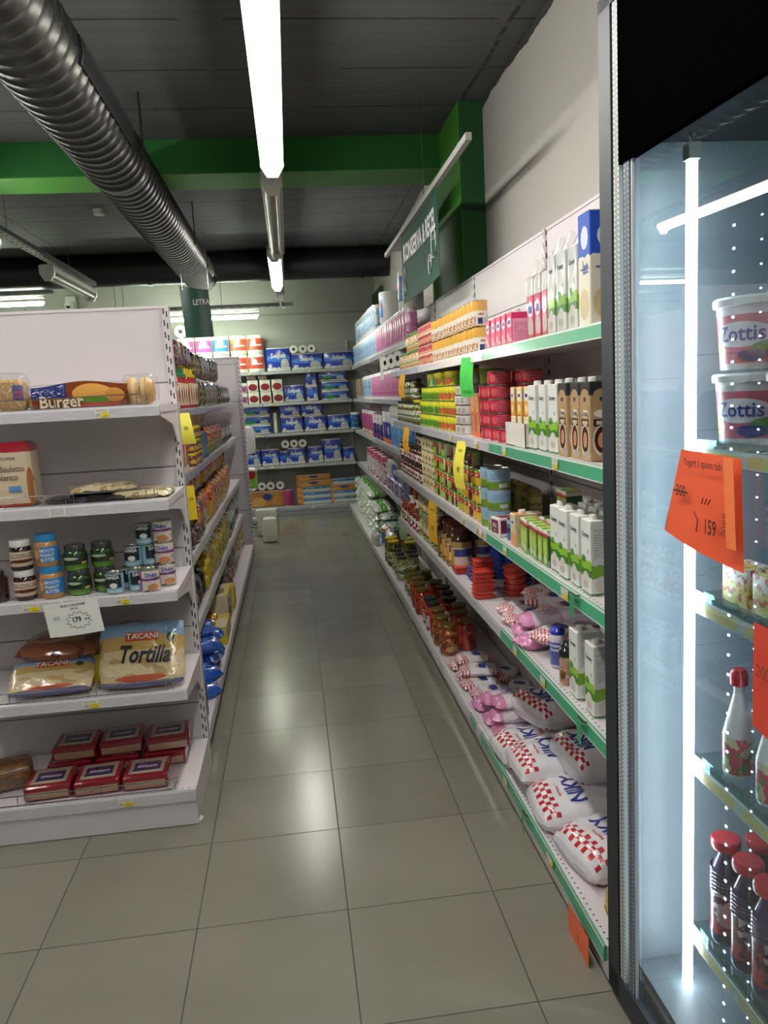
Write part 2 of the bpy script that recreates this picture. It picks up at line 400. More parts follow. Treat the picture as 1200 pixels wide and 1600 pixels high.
# ------------------------------------------------------------------ lamps
WM = pm('lamp_housing_white', '#b7b5ae', .4, var=.03); CLR = glassm('lamp_cover_clear', '#f4f4f0', .03, .15, .3); TUBM = emis('fluorescent_tube_lit', '#fdfaf5', TUBE)
TUBB = emis('fluorescent_tube_cool', '#eefde6', TUBE_BACK); TUBO = pm('tube_unlit', '#d8d8d0', .3, coat=.5); ALU = pm('galvanised_steel', '#8b8d8c', .35, .8, var=.15, vs=20)
CHR = pm('chrome_wire', '#c9cacb', .2, 1.0)
def lamp(name, x, y0, y1, z, mat, label, cross=False, group='batten lamps hung from the ceiling'):
    """twin tube batten; runs along y (or along x when cross)"""
    L = y1 - y0; t = empty(name, (x, y0, z) if not cross else (y0, x, z), 0 if not cross else -PI / 2, label, 'ceiling lamp', group)
    hm = .6 if cross else 1.0; h = MB().prism([(-.065 * hm, .10), (-.05, .12), (.05, .12), (.065 * hm, .10), (.065 * hm, .055 if not cross else .09), (.055 * hm, .05 if not cross else .085), (-.055 * hm, .05 if not cross else .085), (-.065 * hm, .055 if not cross else .09)], 'y', 0, L, WM)
    h.box(-.022, .022, .0, L, .03, .05, WM); build('housing', h, t)
    for s in (-1, 1): build('fluorescent_tube', MB().add(*cyl_y(s * .032, .02, .018, .03, L - .03, mat)), t)
    if mat is TUBO: build('clear_cover', MB().prism([(-.06, .05), (-.058, .0), (-.03, -.025), (.03, -.025), (.058, .0), (.06, .05)], 'y', .01, L - .01, CLR), t)
    for a, b in (((-.02, .02), (L - .02, L + .02)) if not cross else ()):
        build('end_cap', MB().prism([(-.066, .11), (.066, .11), (.066, .03), (.03, -.03), (-.03, -.03), (-.066, .03)], 'y', a, b, WM), t)
    return t
def cyl_y(cx, cz, r, y0, y1, mat, seg=12):
    vs = [(cx + r * math.cos(2 * PI * k / seg), y, cz + r * math.sin(2 * PI * k / seg)) for y in (y0, y1) for k in range(seg)]
    fs = [(k, (k + 1) % seg, seg + (k + 1) % seg, seg + k) for k in range(seg)] + [tuple(range(seg))[::-1], tuple(range(seg, 2 * seg))]
    return vs, fs, mat
lamp('batten_lamp', 0.0, 2.38, 4.66, 2.97, TUBM, 'lit white batten lamp at top of photo, nearest in the middle line', group='lit battens over the aisle')
lamp('batten_lamp', -.01, 5.04, 7.28, 2.97, TUBO, 'unlit clear-covered batten lamp hanging in front of the green beam')
lamp('batten_lamp', -.04, 7.42, 9.45, 2.97, TUBM, 'lit batten lamp at the far end of the middle line', group='lit battens over the aisle')
lamp('batten_lamp', 0.0, -.1, 2.15, 2.97, TUBM, 'lit batten lamp above the camera', group='lit battens over the aisle')
lamp('batten_lamp', 0.0, -2.7, -.5, 2.97, TUBM, 'lit batten lamp behind the camera', group='lit battens over the aisle')
lamp('batten_lamp', -2.16, 4.3, 6.5, 2.97, TUBM, 'lit batten lamp hung on the slotted rail at left edge')
lamp('batten_lamp', -2.13, 7.75, 9.35, 2.93, TUBO, 'unlit batten lamp hung under the slotted rail at left')
lamp('batten_lamp', -2.16, 1.2, 3.4, 2.97, TUBM, 'lit batten lamp out of view above the left aisle')
lamp('batten_lamp', -4.3, 3.0, 5.2, 2.97, TUBM, 'lit batten lamp out of view over the far left aisle')
lamp('batten_lamp', 11.0, -2.0, -.32, 2.80, TUBB, 'lit batten lamp running across in front of the back wall, behind green sign', cross=True)
lamp('batten_lamp', 10.3, -5.0, -2.9, 3.0, TUBB, 'lit batten lamp running across at left edge beside the camera dome', cross=True)
def rail(name, x, y0, y1, z, label, cross=False, wires=()):
    t = empty(name, (x, y0, z) if not cross else (y0, x, z), 0 if not cross else -PI / 2, label, 'lamp rail')
    L = y1 - y0; m = MB().prism([(-.045, .04), (-.045, 0), (.045, 0), (.045, .04), (.042, .04), (.042, .004), (-.042, .004), (-.042, .04)], 'y', 0, L, ALU)
    dk = pm('slot_dark', '#2a2b2b')
    for i in range(int(L / .12)): m.box(-.034, -.012, .05 + i * .12, .11 + i * .12, -.0012, 0.0, dk); m.box(.012, .034, .05 + i * .12, .11 + i * .12, -.0012, 0.0, dk)
    build('slotted_channel', m, t)
    for wy in wires: build('hanging_wire', MB().tube([(0, wy, .03), (0, wy, ZC - z)], .003, CHR), t)
    return t
rail('lamp_rail', 0.0, -2.7, 11.0, 3.10, 'slotted steel rail carrying the middle line of lamps', wires=(1, 4, 7.5, 10, 13))
rail('lamp_rail', -2.14, 1.0, 9.55, 3.10, 'slotted steel rail with hanging wires at left, ending above the dome', wires=(3.2, 5.8, 7.6))
rail('lamp_rail', 11.0, -5.2, .15, 2.95, 'slotted steel rail running across in front of the back wall', cross=True, wires=(.5, 3))
rail('lamp_rail', 10.3, -5.1, -2.8, 3.14, 'slotted steel rail over the lit cross lamp at left edge', cross=True, wires=(.5, 1.9))
t = empty('lamp_end_box', (-.02, 9.75, 2.86), 0, 'small white hook-shaped end box at the far end of middle lamps', 'lamp end')
build('box', MB().box(-.045, .045, -.06, .06, .0, .24, WM, bev=.015), t); build('hook', MB().tube([(0, .0, 0), (0, 0, -.05), (.03, 0, -.08), (.06, 0, -.06)], .012, WM), t)
tag(build('sensor_puck', MB().lathe([(0, -.05), (.05, -.05), (.055, -.02), (.055, 0), (0, 0)], pm('white_plastic', '#c9c9c4', .4)), loc=(-1.62, 7.8, ZC)), 'small round white sensor on the dark ceiling beside the duct', 'smoke sensor')
t = empty('dome_camera', (-2.95, 11.72, 3.13), 0, 'white dome camera on the back wall at left', 'camera')
build('mount', MB().box(-.07, .07, -.03, .06, -.02, .16, pm('white_plastic', '#c9c9c4'), bev=.02), t)
build('dome', MB().lathe([(0, -.07), (.04, -.06), (.065, -.03), (.07, .02), (.07, .06), (0, .06)], pm('white_plastic', '#c9c9c4'), cy=-.1), t)
build('lens', MB().lathe([(0, -.035), (.025, -.02), (.035, 0), (0, .0)], pm('lens_dark', '#101216', .1, coat=1), cy=-.168, z=.0), t)
# ------------------------------------------------------------------ ducts
DK = pm('duct_galvanised', '#4c4b47', .36, .85, var=.2, vs=5)
def duct_profile(m, cx, cz, r, y0, y1, mat, pitch=.105, seg=40, along='y'):
    ys = [y0]; rs = [r]; y = y0 + .02
    while y < y1 - .05:
        for dy, dr in ((0, 0), (.008, .007), (.018, .007), (.026, 0), (.06, .001)): ys.append(y + dy); rs.append(r + dr)
        y += pitch
    ys.append(y1); rs.append(r); vs = []; fs = []
    for yy, rr in zip(ys, rs):
        for k in range(seg):
            a = 2 * PI * k / seg; sk = yy + (pitch * a / (2 * PI) if y0 < yy < y1 else 0); p = (cx + rr * math.cos(a), sk, cz + rr * math.sin(a))
            vs.append(p if along == 'y' else (p[1], p[0], p[2]))
    for i in range(len(ys) - 1):
        for k in range(seg):
            k2 = (k + 1) % seg; fs.append((i * seg + k, i * seg + k2, (i + 1) * seg + k2, (i + 1) * seg + k))
    n = (len(ys) - 1) * seg; fs.append(tuple(range(seg))); fs.append(tuple(n + k for k in range(seg))); m.add(vs, fs, mat)
t = empty('spiral_duct', (-.945, -2.9, 3.2), 0, 'round ribbed spiral air duct running along the dark ceiling above the left rack', 'air duct')
m = MB(); duct_profile(m, 0, 0, .187, 0, 12.72, DK); build('duct_tube', m, t, sm=50)
def grille(y0, y1, a0, a1):
    m = MB(); r = .2
    def fn(u, v): a = a0 + (a1 - a0) * v; return (r * math.cos(a), y0 + (y1 - y0) * u, r * math.sin(a))
    m.sheet(fn, 2, 10, pm('grille_dark', '#161717', .5), .012)
    for i in range(9): a = a0 + (a1 - a0) * (i + .5) / 9; m.box(r * math.cos(a) - .004, r * math.cos(a) + .004, y0 + .03, y1 - .03, r * math.sin(a) - .004, r * math.sin(a) + .004, pm('grille_slat', '#2c2d2d', .4))
    return m
build('air_grille', grille(6.5, 7.6, -.35, .25), t); build('air_grille', grille(11.6, 12.3, -.4, .2), t)
build('duct_collar', MB().add(*cyl_y(0, 0, .2, 8.0, 8.06, DK, 40)), t)
for yy in (4.2, 7.9, 10.5):
    for s_ in (-1, 1): build('hanger_strap', MB().box(s_ * .195 - .005, s_ * .195 + .005, yy, yy + .03, -.05, ZC - 3.201, DK), t)
t = empty('crossing_duct', (-6, 10.1, 3.345), 0, 'large dark painted duct crossing the ceiling near the back wall', 'air duct')
m = MB(); vs, fs, _ = cyl_y(0, 0, .185, 0, 7.36, None, 40); BLK = pm('duct_black_paint', '#16181c', .45, var=.2)
m.add([(y, x, z) for x, y, z in vs], fs, BLK); build('duct_tube', m, t)
for xx in (2.0, 4.4, 7.0):
    m = MB(); vs, fs, _ = cyl_y(0, 0, .197, xx, xx + .05, None, 40); m.add([(y, x, z) for x, y, z in vs], fs, BLK); build('duct_joint', m, t)
# ------------------------------------------------------------------ hanging signs
SGN = art('sign_green', '#0f4a35', [('ell', .55, -.05, .5, .3, '#13513b')], .75); WT = pm('sign_white_print', '#dfe3dd', .5); RW = pm('rail_white', '#b9b9b3', .4, .2)
t = empty('hanging_sign', (.95, 5.5, 2.89), -PI / 2, 'green hanging banner with white words KONSERVA & REÇEL, by the green column', 'sign')
build('banner', (lambda m: (m.sheet(lambda u, v: (-.72 + 1.47 * u, .02 * math.sin(3 * u), -.5 + .5 * v), 24, 8, SGN, .004), m)[1])(MB()), t)
m = MB(); fnT = lambda cx, cz: (lambda x, y: (cx + x, .02 * math.sin(3 * ((cx + x + .72) / 1.47)) - .004, cz + y))
m.text('KONSERVA & REÇEL', .17, None, pm('sign_white_bright', '#fbfbf6', .5), .035, sx=.84, fn=fnT(.02, -.15)); build('lettering', m, t, label='white lettering')
for cx, cz, r, h in ((.58, -.30, .07, .13), (.40, -.39, .05, .09), (-.6, -.32, .045, .1), (-.62, -.43, .05, .07)):
    m = MB(); ring = lambda rr, zz, n=18: [(cx + rr * math.cos(2 * PI * k / n), .02 * math.sin(3 * ((cx + .72) / 1.47)) - .006, cz + zz + rr * .35 * math.sin(2 * PI * k / n)) for k in range(n + 1)]
    m.tube(ring(r, h / 2), .0035, WT, 4); m.tube(ring(r * .8, h / 2 + .012), .0025, WT, 4)
    y_ = .02 * math.sin(3 * ((cx + .72) / 1.47)) - .006
    m.tube([(cx - r, y_, cz + h / 2), (cx - r * 1.05, y_, cz), (cx - r * .8, y_, cz - h / 2), (cx + r * .8, y_, cz - h / 2), (cx + r * 1.05, y_, cz), (cx + r, y_, cz + h / 2)], .0035, WT, 4)
    build('jar_drawing', m, t)
build('hanging_rail', MB().box(-1.6, 1.62, -.018, .012, 0, .035, RW), t, label='long white rail')
build('upper_plate', MB().prism([(-1.6, .05), (-1.52, .1), (.0, .17), (.12, .17), (.12, .05)], 'y', .05, .13, RW), t)
for xx in (-.75, .35): build('hanging_wire', MB().tube([(xx, 0, .03), (xx, 0, ZC - 2.89)], .0025, CHR), t)
t = empty('hanging_sign', (-.845, 8.0, 2.8), .12, 'small curved green banner with white letters LETRA above the left rack', 'sign')
fn2 = lambda u, v: (-.135 + .27 * u + .02 * (1 - v), .05 * math.sin(PI * u) , -.45 + .45 * v + (1 - u) * .05 * (v) )
build('banner', (lambda m: (m.sheet(fn2, 14, 6, art('sign_green_small', '#1d4a3b', [], .4), .003), m)[1])(MB()), t)
build('lettering', MB().text('LETRA', .075, None, WT, .02, sx=.75, fn=lambda x, y: (.06 + x, .05 * math.sin(PI * min(1, max(0, (x + .06 + .135) / .27))) - .005, -.115 + y)), t, label='white lettering')
for s_ in (-.11, .14): build('hanging_wire', MB().tube([(s_, 0, .0), (s_, 0, .200 if s_ < 0 else .73)], .002, CHR), t)
# ------------------------------------------------------------------ shelving
STL = pm('rack_steel_white', '#d5cfd1', .42, var=.02); PANL = pm('rack_panel_white', '#cdc8c9', .5, var=.02); GRYP = pm('rack_panel_grey', '#9a9b93', .5, var=.03); STLG = pm('rack_steel_grey', '#a5a7aa', .45)
PERF = art('rack_steel_perforated', '#d5cfd1', [('dots', .026, .014, .0034, '#1b1b1d')], .42)
SLOT = art('upright_slotted', '#cfcaca', [('slots', .006, .0115, .05, .5, 0, '#1c1c1e'), ('slots', .0185, .024, .05, .5, .25, '#1c1c1e')], .42)
RAILC = art('price_rail_clear', '#c3bfc2', [('rect', 0, 1, .82, 1, '#e4e1e3'), ('spots', 18, .62, '#dad8db')], .2, coat=.4)
RAILS = art('price_rail_paper', '#b5b3b6', [('spots', 30, .55, '#8f9096'), ('spots', 60, .62, '#7a7fa0'), ('rect', 0, 1, .85, 1, '#dcdadc')], .22, coat=.5)
RAILG = art('price_rail_green', '#45a078', [('rect', 0, 1, .86, 1, '#d9dcd8'), ('rect', 0, 1, 0, .08, '#c9ccc8')], .3, coat=.3); RAILE = pm('price_rail_grey', '#a6a6a8', .35)
TAGY = art('price_label_yellow', '#e9e6da', [('rect', .42, 1, 0, .55, '#e8d414'), ('lines', .05, .9, .6, .95, 14, '#75746c'), ('bars', .05, .4, .1, .5, 22, '#3a3a3a'), ('lines', .5, .95, .1, .45, 2.4, '#3a3a2a')], .35)
TAGW = art('price_label_white', '#e6e6e2', [('lines', .1, .9, .15, .9, 6, '#6a6a6a')], .35)
def unit(name, loc, rz, W, D, H, levels, deck, label, panel=None, rails=None, kick=None, zdeck=.13, labels=(), last=True, body=None, perf=True, pstep=.4, pz0=0, uprights=(0, 1)):
    """levels: [(z_top, depth)]; local x along the run, front to -y, deck front at y=0, back panel at y=D"""
    panel = panel or PANL; body = body or STL; t = empty(name, loc, rz, label, 'shelving unit')
    m = MB(); z = .1
    while z < H - .02:
        z2 = pz0 if (pz0 and z < pz0) else z + pstep; m.box(.002, W - .002, D, D + .016, z + .003, min(z2, H) - .003, panel); z = z2
    m.box(.0, W, D + .004, D + .012, .1, H, pm('panel_gap_grey', '#77757a')); m.box(0, W, D - .004, D + .024, H - .004, H + .008, body); build('back_panel', m, t)
    for e in uprights:
        x0 = 0 if e == 0 else W - .03
        if e == 1 and not last: continue
        build('upright', MB().box(x0, x0 + .03, D - .012, D + .036, 0, H + .006, SLOT, top=body, metres=True), t)
    for i, (zt, dp) in enumerate(levels):
        y0 = D - dp; m = MB()
        m.box(.003, W - .003, y0 + .004, D - .012, zt - .028, zt, body)
        if perf: m.box(.003, W - .003, y0 + .004, y0 + .04, zt, zt + .0008, PERF, top=PERF, metres=True)
        s = build('shelf', m, t)
        m = MB(); segs = (rails[i] if rails and i < len(rails) and rails[i] else [(0, W, RAILC)])
        for a, b, mt in segs: m.prism([(y0 + .004, zt + .003), (y0 - .004, zt + .003), (y0 - .01, zt - .04), (y0 + .004, zt - .04)], 'x', a + .003, b - .003, mt)
        build('price_rail', m, s)
        for e in (0, 1):
            x0 = .006 if e == 0 else W - .012
            pr = [(D - .012, zt - .004), (D - .012, zt - .17), (D - .05, zt - .165), (D - .09, zt - .12), (D - .14, zt - .085), (y0 + dp * .35, zt - .06), (y0 + dp * .1, zt - .045), (y0 + .01, zt - .03), (y0 + .01, zt - .004)]
            build('bracket', MB().prism(pr, 'x', x0, x0 + .006, body), s)
    m = MB().box(.002, W - .002, 0.004, D - .012, zdeck - .03, zdeck, body)
    if perf: m.box(.003, W - .003, .004, .04, zdeck, zdeck + .0008, PERF, top=PERF, metres=True)
    dk = build('deck', m, t); m = MB(); segs = (rails[len(levels)] if rails and len(rails) > len(levels) and rails[len(levels)] else [(0, W, RAILC)])
    for a, b, mt in segs: m.prism([(.004, zdeck + .003), (-.004, zdeck + .003), (-.008, zdeck - .045), (.004, zdeck - .045)], 'x', a + .003, b - .003, mt)
    build('price_rail', m, dk)
    m = MB().box(.004, W - .004, .02 if kick != 'flush' else .002, .035, 0.003, zdeck - .03, body)
    for e in (0, 1): x0 = .004 if e == 0 else W - .008; m.box(x0, x0 + .004, .03, D, .003, zdeck - .03, body)
    build('kick_plate', m, dk)
    for (lv, a, wd, mt) in labels:
        if lv < len(levels): zt = levels[lv][0]; y0 = D - levels[lv][1]
        else: zt = zdeck; y0 = 0
        build('price_label', MB().box(a, a + wd, y0 - .0125, y0 - .011, zt - .036, zt - .003, mt), t)
    return t
DN = .385; LN = [(1.86, .36), (1.49, .36), (1.10, .36), (.73, .36)]
def nr(y0, y1, label, rails, labels=(), last=False, H=2.37): return unit('shelving_unit', (.775, y1, 0), -PI / 2, y1 - y0, DN, H, LN, 0, label, rails=rails, labels=labels, last=last, zdeck=.135, panel=PANL)
W1 = 1.53; G = RAILG; C_ = RAILC
def gs(g0): return [(0, g0, C_), (g0, W1, G)]
nr(1.90, 3.43, 'white shelving unit with green price strips beside the cooler', [gs(.28), gs(.33), gs(.24), gs(.42), gs(.1)],
   labels=[(1, .10, .06, TAGY), (1, .55, .05, TAGY), (1, 1.12, .05, TAGY), (2, .52, .05, TAGY), (2, .05, .04, TAGY), (2, 1.18, .06, TAGY), (3, .62, .05, TAGY), (3, .95, .05, TAGY), (4, .5, .05, TAGY), (4, 1.05, .06, TAGY), (2, .14, .04, TAGY)])
nr(3.43, 4.76, 'white shelving unit with flat cans, second from the cooler', [None, [(0, 1.33, C_)], None, None, [(0, 1.2, C_), (1.2, 1.33, G)]], labels=[(2, 1.1, .05, TAGY), (1, .9, .05, TAGY)])
nr(4.76, 6.05, 'white shelving unit with jars, third from the cooler', [[(0, 1.29, RAILS)], [(0, 1.29, RAILS)], [(0, 1.29, RAILC)], None, None])
LF = [(2.09, .235), (1.64, .235), (1.20, .235), (.73, .235)]
for k, (a, b_, lab) in enumerate(((6.06, 7.38, 'paper goods shelving unit just past the jar shelves on right'), (7.38, 8.71, 'paper goods shelving unit, middle of the far right run'), (8.71, 10.04, 'paper goods shelving unit, second from the right back corner'), (10.04, 11.3, 'paper goods shelving unit in the right back corner'))):
    unit('shelving_unit', (.775, b_, 0), -PI / 2, b_ - a, .39, 2.37 if k < 1 else 2.2, LF, 0, lab, last=(k == 0), rails=[[(0, b_ - a, RAILS if k < 2 else RAILE)]] * 4, perf=k < 1, zdeck=.12, panel=GRYP if k else PANL)
LB = [(2.09, .33), (1.64, .33), (1.20, .33), (.73, .33)]
for k, (a, b_, lab) in enumerate(((-.38, .92, 'back wall shelving unit facing the aisle, right one'), (-1.71, -.38, 'back wall shelving unit partly behind the left rack'), (-3.04, -1.71, 'back wall shelving unit hidden behind the left rack'))):
    unit('shelving_unit', (a, 11.35, 0), 0, b_ - a, .42, 2.5, LB, 0, lab, panel=GRYP, body=STLG, rails=[[(0, b_ - a, RAILE)]] * 5, perf=False, zdeck=.12, last=(k == 0), kick='flush', pstep=.6,
         labels=[(0, .7, .05, TAGY), (1, .1, .05, TAGY), (1, .6, .05, TAGY), (2, .8, .05, TAGY), (3, .05, .05, TAGY), (3, .5, .05, TAGY), (4, .6, .05, TAGY)] if k == 0 else [(0, 1.15, .06, TAGY), (2, 1.2, .05, TAGY), (3, 1.22, .05, TAGY)])
LE = [(1.715, .47), (1.35, .47), (.985, .47), (.572, .47)]
ec = unit('shelving_unit', (-1.5, 3.05, 0), 0, 1.01, .5, 2.13, LE, 0, 'white end display rack facing the camera with bread and spreads', zdeck=.155, kick='flush', pstep=.37, pz0=.33,
     labels=[(0, .77, .05, TAGY), (1, .56, .06, TAGW), (2, .42, .06, TAGY), (2, .52, .05, TAGY), (2, .77, .05, TAGY), (3, .6, .06, TAGY), (4, .7, .055, TAGY)])
def fence(lv, x0, x1):
    zt, dp = (LE[lv] if lv < 4 else (.155, .5)); y0 = .5 - dp + .012; m = MB()
    m.tube([(x0, y0 + .3, zt + .004), (x0, y0, zt + .004), (x0, y0, zt + .045), (x1 - .02, y0, zt + .045), (x1, y0 + .02, zt + .045), (x1, y0 + .03, zt + .02), (x1 - .02, y0, zt + .006), (x0, y0, zt + .006)], .0022, CHR, 6)
    for k in range(3): xx = x0 + (x1 - x0) * (.3 + .33 * k); m.tube([(xx, y0, zt + .002), (xx, y0, zt + .045)], .002, CHR, 5); m.tube([(xx + .03, y0, zt + .002), (xx + .03, y0, zt + .045)], .002, CHR, 5)
    build('wire_fence', m, ec)
for lv in (0, 1, 3, 4): fence(lv, .04, .96 if lv != 4 else .93)
for x in (-.5, -1.45): build('foot', MB().lathe([(0, 0), (.022, 0), (.022, .012), (0, .014)], pm('white_plastic', '#c9c9c4'), cx=x + 1.5 - (-.0) , cy=.03), ec)
LA = [(1.68, .40), (1.32, .40), (.86, .40), (.475, .40)]
for k in range(4):
    a = 3.62 + k * 1.25
    unit('shelving_unit', (-.51, a, 0), PI / 2, 1.248, .49, 2.1, LA, 0, 'white aisle shelving unit on left, %s behind the end display' % ('first', 'second', 'third', 'fourth')[k], rails=[[(0, 1.25, RAILS)], [(0, 1.25, RAILS)]] + [[(0, 1.25, RAILC)]] * 3, zdeck=.12, last=(k == 3), perf=k < 2)
unit('shelving_unit', (-.5, 9.17, 0), PI, 1.0, .48, 2.17, [(1.55, .4), (1.1, .4), (.7, .4)], 0, 'white far end display rack seen from behind, with slotted upright', zdeck=.12, panel=PANL)
# ------------------------------------------------------------------ glass-door cooler at the right
DOOR = math.radians(-2.5); HG = 2.20
FR = pm('cooler_frame_dark', '#242b32', .5, 0, var=.05); FRI = pm('cooler_inner_grey', '#737d84', .45, var=.04); BKC = pm('cooler_top_black', '#15181c', .3)
SPC = art('glazing_spacer', '#8f9391', [('dots', .012, .004, .0028, '#eef2f0'), ('dots', .012, .024, .0028, '#eef2f0')], .5)
SPD = art('glazing_spacer_reflection', '#555c64', [('dots', .012, .003, .0022, '#b9c2c6'), ('dots', .012, .022, .0022, '#b9c2c6')], .5)
CG = glassm('cooler_glass', '#dfe8ea', .10, .8, .0); CSH = glassm('cooler_shelf_glass', '#d8ecec', .12, .6, .05)
Y1, Y0, XF, XB, HT = 1.895, -.45, .78, 1.36, 2.585
t = empty('glass_door_cooler', (XF, .7, 0), 0, 'tall glass-door drinks cooler with a bright vertical light strip, right edge of photo', 'cooler')
def L_(x, y, z=0): return (x - XF, y - .7, z)
def bxl(m, x0, x1, y0, y1, z0, z1, mat, **k): return m.box(x0 - XF, x1 - XF, y0 - .7, y1 - .7, z0, z1, mat, **k)
m = MB(); bxl(m, XF + .045, XB, Y1 - .045, Y1, .0, HT, FR); bxl(m, XF + .045, XB, Y0, Y0 + .04, 0, HT, FR); bxl(m, XB - .04, XB, Y0, Y1, 0, HT, FR)
bxl(m, XF + .045, XB, Y0, Y1, HT - .04, HT, BKC); bxl(m, XF + .045, XB, Y0, Y1, 0, .12, FR); build('cabinet', m, t)
m = MB(); bxl(m, XF + .06, XB - .04, Y1 - .05, Y1 - .045, .12, 2.26, FRI); bxl(m, XB - .05, XB - .04, Y0 + .04, Y1 - .05, .12, 2.26, FRI); bxl(m, XF + .06, XB - .04, Y0 + .04, Y1 - .05, .12, .13, FRI); bxl(m, XF + .1, XB - .04, Y0 + .04, Y1 - .05, 2.26, 2.275, BKC); build('inner_lining', m, t)
for (ya, yb) in ((.62, Y1), (Y0, .60)):
    m = MB(); bxl(m, XF, XF + .04, yb - .062, yb, .03, HT, FR); bxl(m, XF, XF + .04, ya, ya + .05, .03, HT, FR); bxl(m, XF, XF + .04, ya, yb, HT - .03, HT, FR); bxl(m, XF, XF + .04, ya, yb, .03, .10, FR)
    d = build('door_frame', m, t)
    if ya > .6: hx, hy = XF + .02 - XF, yb - .7; d.matrix_local = Matrix.Translation((hx, hy, 0)) @ Matrix.Rotation(-DOOR, 4, 'Z') @ Matrix.Translation((-hx, -hy, 0))
    m = MB(); m.box(0, .003, 0, .028, .10, HT - .03, SPC); m.M = Matrix.Translation(L_(XF + .004, yb - .094)); m2 = MB(); m2.M = Matrix.Translation(L_(XF + .004, yb - .094))
    m2.add([(0, 0, .1), (0, .028, .1), (0, .028, HT - .03), (0, 0, HT - .03), (.01, 0, .1), (.01, .028, .1), (.01, .028, HT - .03), (.01, 0, HT - .03)], [(0, 3, 2, 1), (4, 5, 6, 7), (0, 4, 7, 3), (1, 2, 6, 5), (3, 7, 6, 2), (0, 1, 5, 4)], SPC, [[(0, 0), (HT, 0), (HT, .028), (0, .028)]] + [[(.5, .5)] * 4] * 5)
    m2.uv[0] = [(0, 0), (HT - .13, 0), (HT - .13, .028), (0, .028)]
    build('spacer_bar', m2, d, label='perforated silver spacer bar')
    m2 = MB(); m2.M = Matrix.Translation(L_(XF + .006, yb - .138))  # reflection of the silver spacer, modelled as a second darker bar
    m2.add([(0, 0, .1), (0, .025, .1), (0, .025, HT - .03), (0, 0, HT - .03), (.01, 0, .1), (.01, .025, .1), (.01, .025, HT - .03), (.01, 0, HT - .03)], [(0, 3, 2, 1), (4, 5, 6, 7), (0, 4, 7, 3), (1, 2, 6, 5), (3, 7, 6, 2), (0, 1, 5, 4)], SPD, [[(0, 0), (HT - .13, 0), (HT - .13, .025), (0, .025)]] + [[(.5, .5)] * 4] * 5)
    build('spacer_reflection_bar', m2, d, label='darker bar imitating the reflection of the spacer bar')
    m2 = MB(); bxl(m2, XF + .008, XF + .014, yb - .150, yb - .144, .1, HT - .03, pm('seal_pale', '#aab0b0')); build('seal_strip', m2, d)
    g = build('door_glass', bxl(MB(), XF + .017, XF + .0185, ya + .05, yb - .062, .10, HG, CG), d)
    build('header_panel', bxl(MB(), XF + .002, XF + .02, ya + .05, yb - .095, HG, HT - .03, pm('header_black_panel', '#030304', 1.0, spec=.0)), d, label='black glossy header panel')
# light strip and its modelled reflections
CAPW_ = pm('reflection_row_wire', '#8a9296', .4); LEDM = emis('led_strip_lit', '#f4f9ff', LED); LREF = emis('led_reflection_lit', '#cfe6ff', 5.0)
def led(yy, xx):
    m = MB(); vs, fs, _ = cyl_y(0, 0, .0125, .12, 2.19, None, 12); m.add([(x + xx - XF, z + yy - .7, y) for x, y, z in vs], fs, LEDM); s = build('light_strip', m, t)
    m = MB(); m.M = Matrix.Translation(L_(xx, yy, 2.19)); m.box(-.014, .014, -.014, .014, 0, .035, pm('white_plastic', '#c9c9c4')); m.tube([(0, 0, .035), (-.008, 0, .05), (0, 0, .06), (.008, 0, .05), (.002, 0, .042)], .003, pm('white_plastic', '#c9c9c4')); build('end_clip', m, s)
led(1.735, .93); led(.98, .90)  # second strip is unseen, moved there to brighten the pails
for yy, xx, r in ((1.412, .84, .0030), (1.325, .84, .0018)):  # glowing dots stand in for the light strip's reflections on the glass
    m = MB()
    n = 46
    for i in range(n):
        z = .16 + i * .0415; m.box(xx - XF - .001, xx - XF + .001, yy - .7 - r, yy - .7 + r, z - r * .7, z + r * .7, LREF)
    m.tube([(xx - XF, yy - .7, .14), (xx - XF, yy - .7, 2.05)],    .00025, CAPW_, 4); build('led_reflection_row', m, t, label='thin row of glowing dots imitating light strip reflections')
# shelves of the cooler
WHS = pm('cooler_shelf_white', '#c4cccc', .4); PRC = art('cooler_price_rail', '#c9d6d4', [('rect', .02, .3, .1, .8, '#d9d07a'), ('rect', .36, .6, .1, .8, '#d9d07a'), ('rect', .7, .95, .1, .8, '#d9d07a')], .2, coat=.5)
CSZ = (1.555, 1.19, .765, .295)
for i, z in enumerate(CSZ):
    s = build('cooler_shelf', bxl(MB(), .955, XB - .06, Y0 + .05, Y1 - .14, z - .012, z, CSH), t)
    m = MB(); bxl(m, .945, .955, Y0 + .05, Y1 - .15, z - .045, z + .012, CSH); build('glass_lip', m, s)
    m = MB()
    for k in range(3): bxl(m, .941, .943, 1.70 - k * .62 - .5, 1.70 - k * .62, z - .042, z - .006, PRC)
    build('price_rail', m, s)
# products in the cooler
PIN = '#d22f56'
PAIL = art('pail_label_pink', '#e8e2e2', [('rect', 0, 1, .1, .86, '#d4637a', .02), ('ell', .5, .55, .13, .2, '#ece7ea'), ('ell', .36, .28, .07, .16, '#e2b56a', .4), ('ell', .62, .3, .08, .14, '#5f9a4c', .5), ('ell', .55, .22, .06, .1, '#3c4d92', .5), ('ell', .3, .75, .05, .08, '#f0e4e6')], .35, coat=.4)
LIDW = pm('pail_lid_white', '#dcd8d6', .35); NAV = pm('print_navy', '#27338b', .4)
def cyl_text(m, s_, size, r, z, mat, ang=-PI / 2, bold=.02, sx=1.0, cone=0): m.text(s_, size, None, mat, bold, sx=sx, fn=lambda x, y: ((r + .0008 + cone * y) * math.cos(ang + x / r), (r + .0008 + cone * y) * math.sin(ang + x / r), z + y))
m = MB().lathe([(0, 0), (.082, 0), (.092, .135)], PAIL, 32)
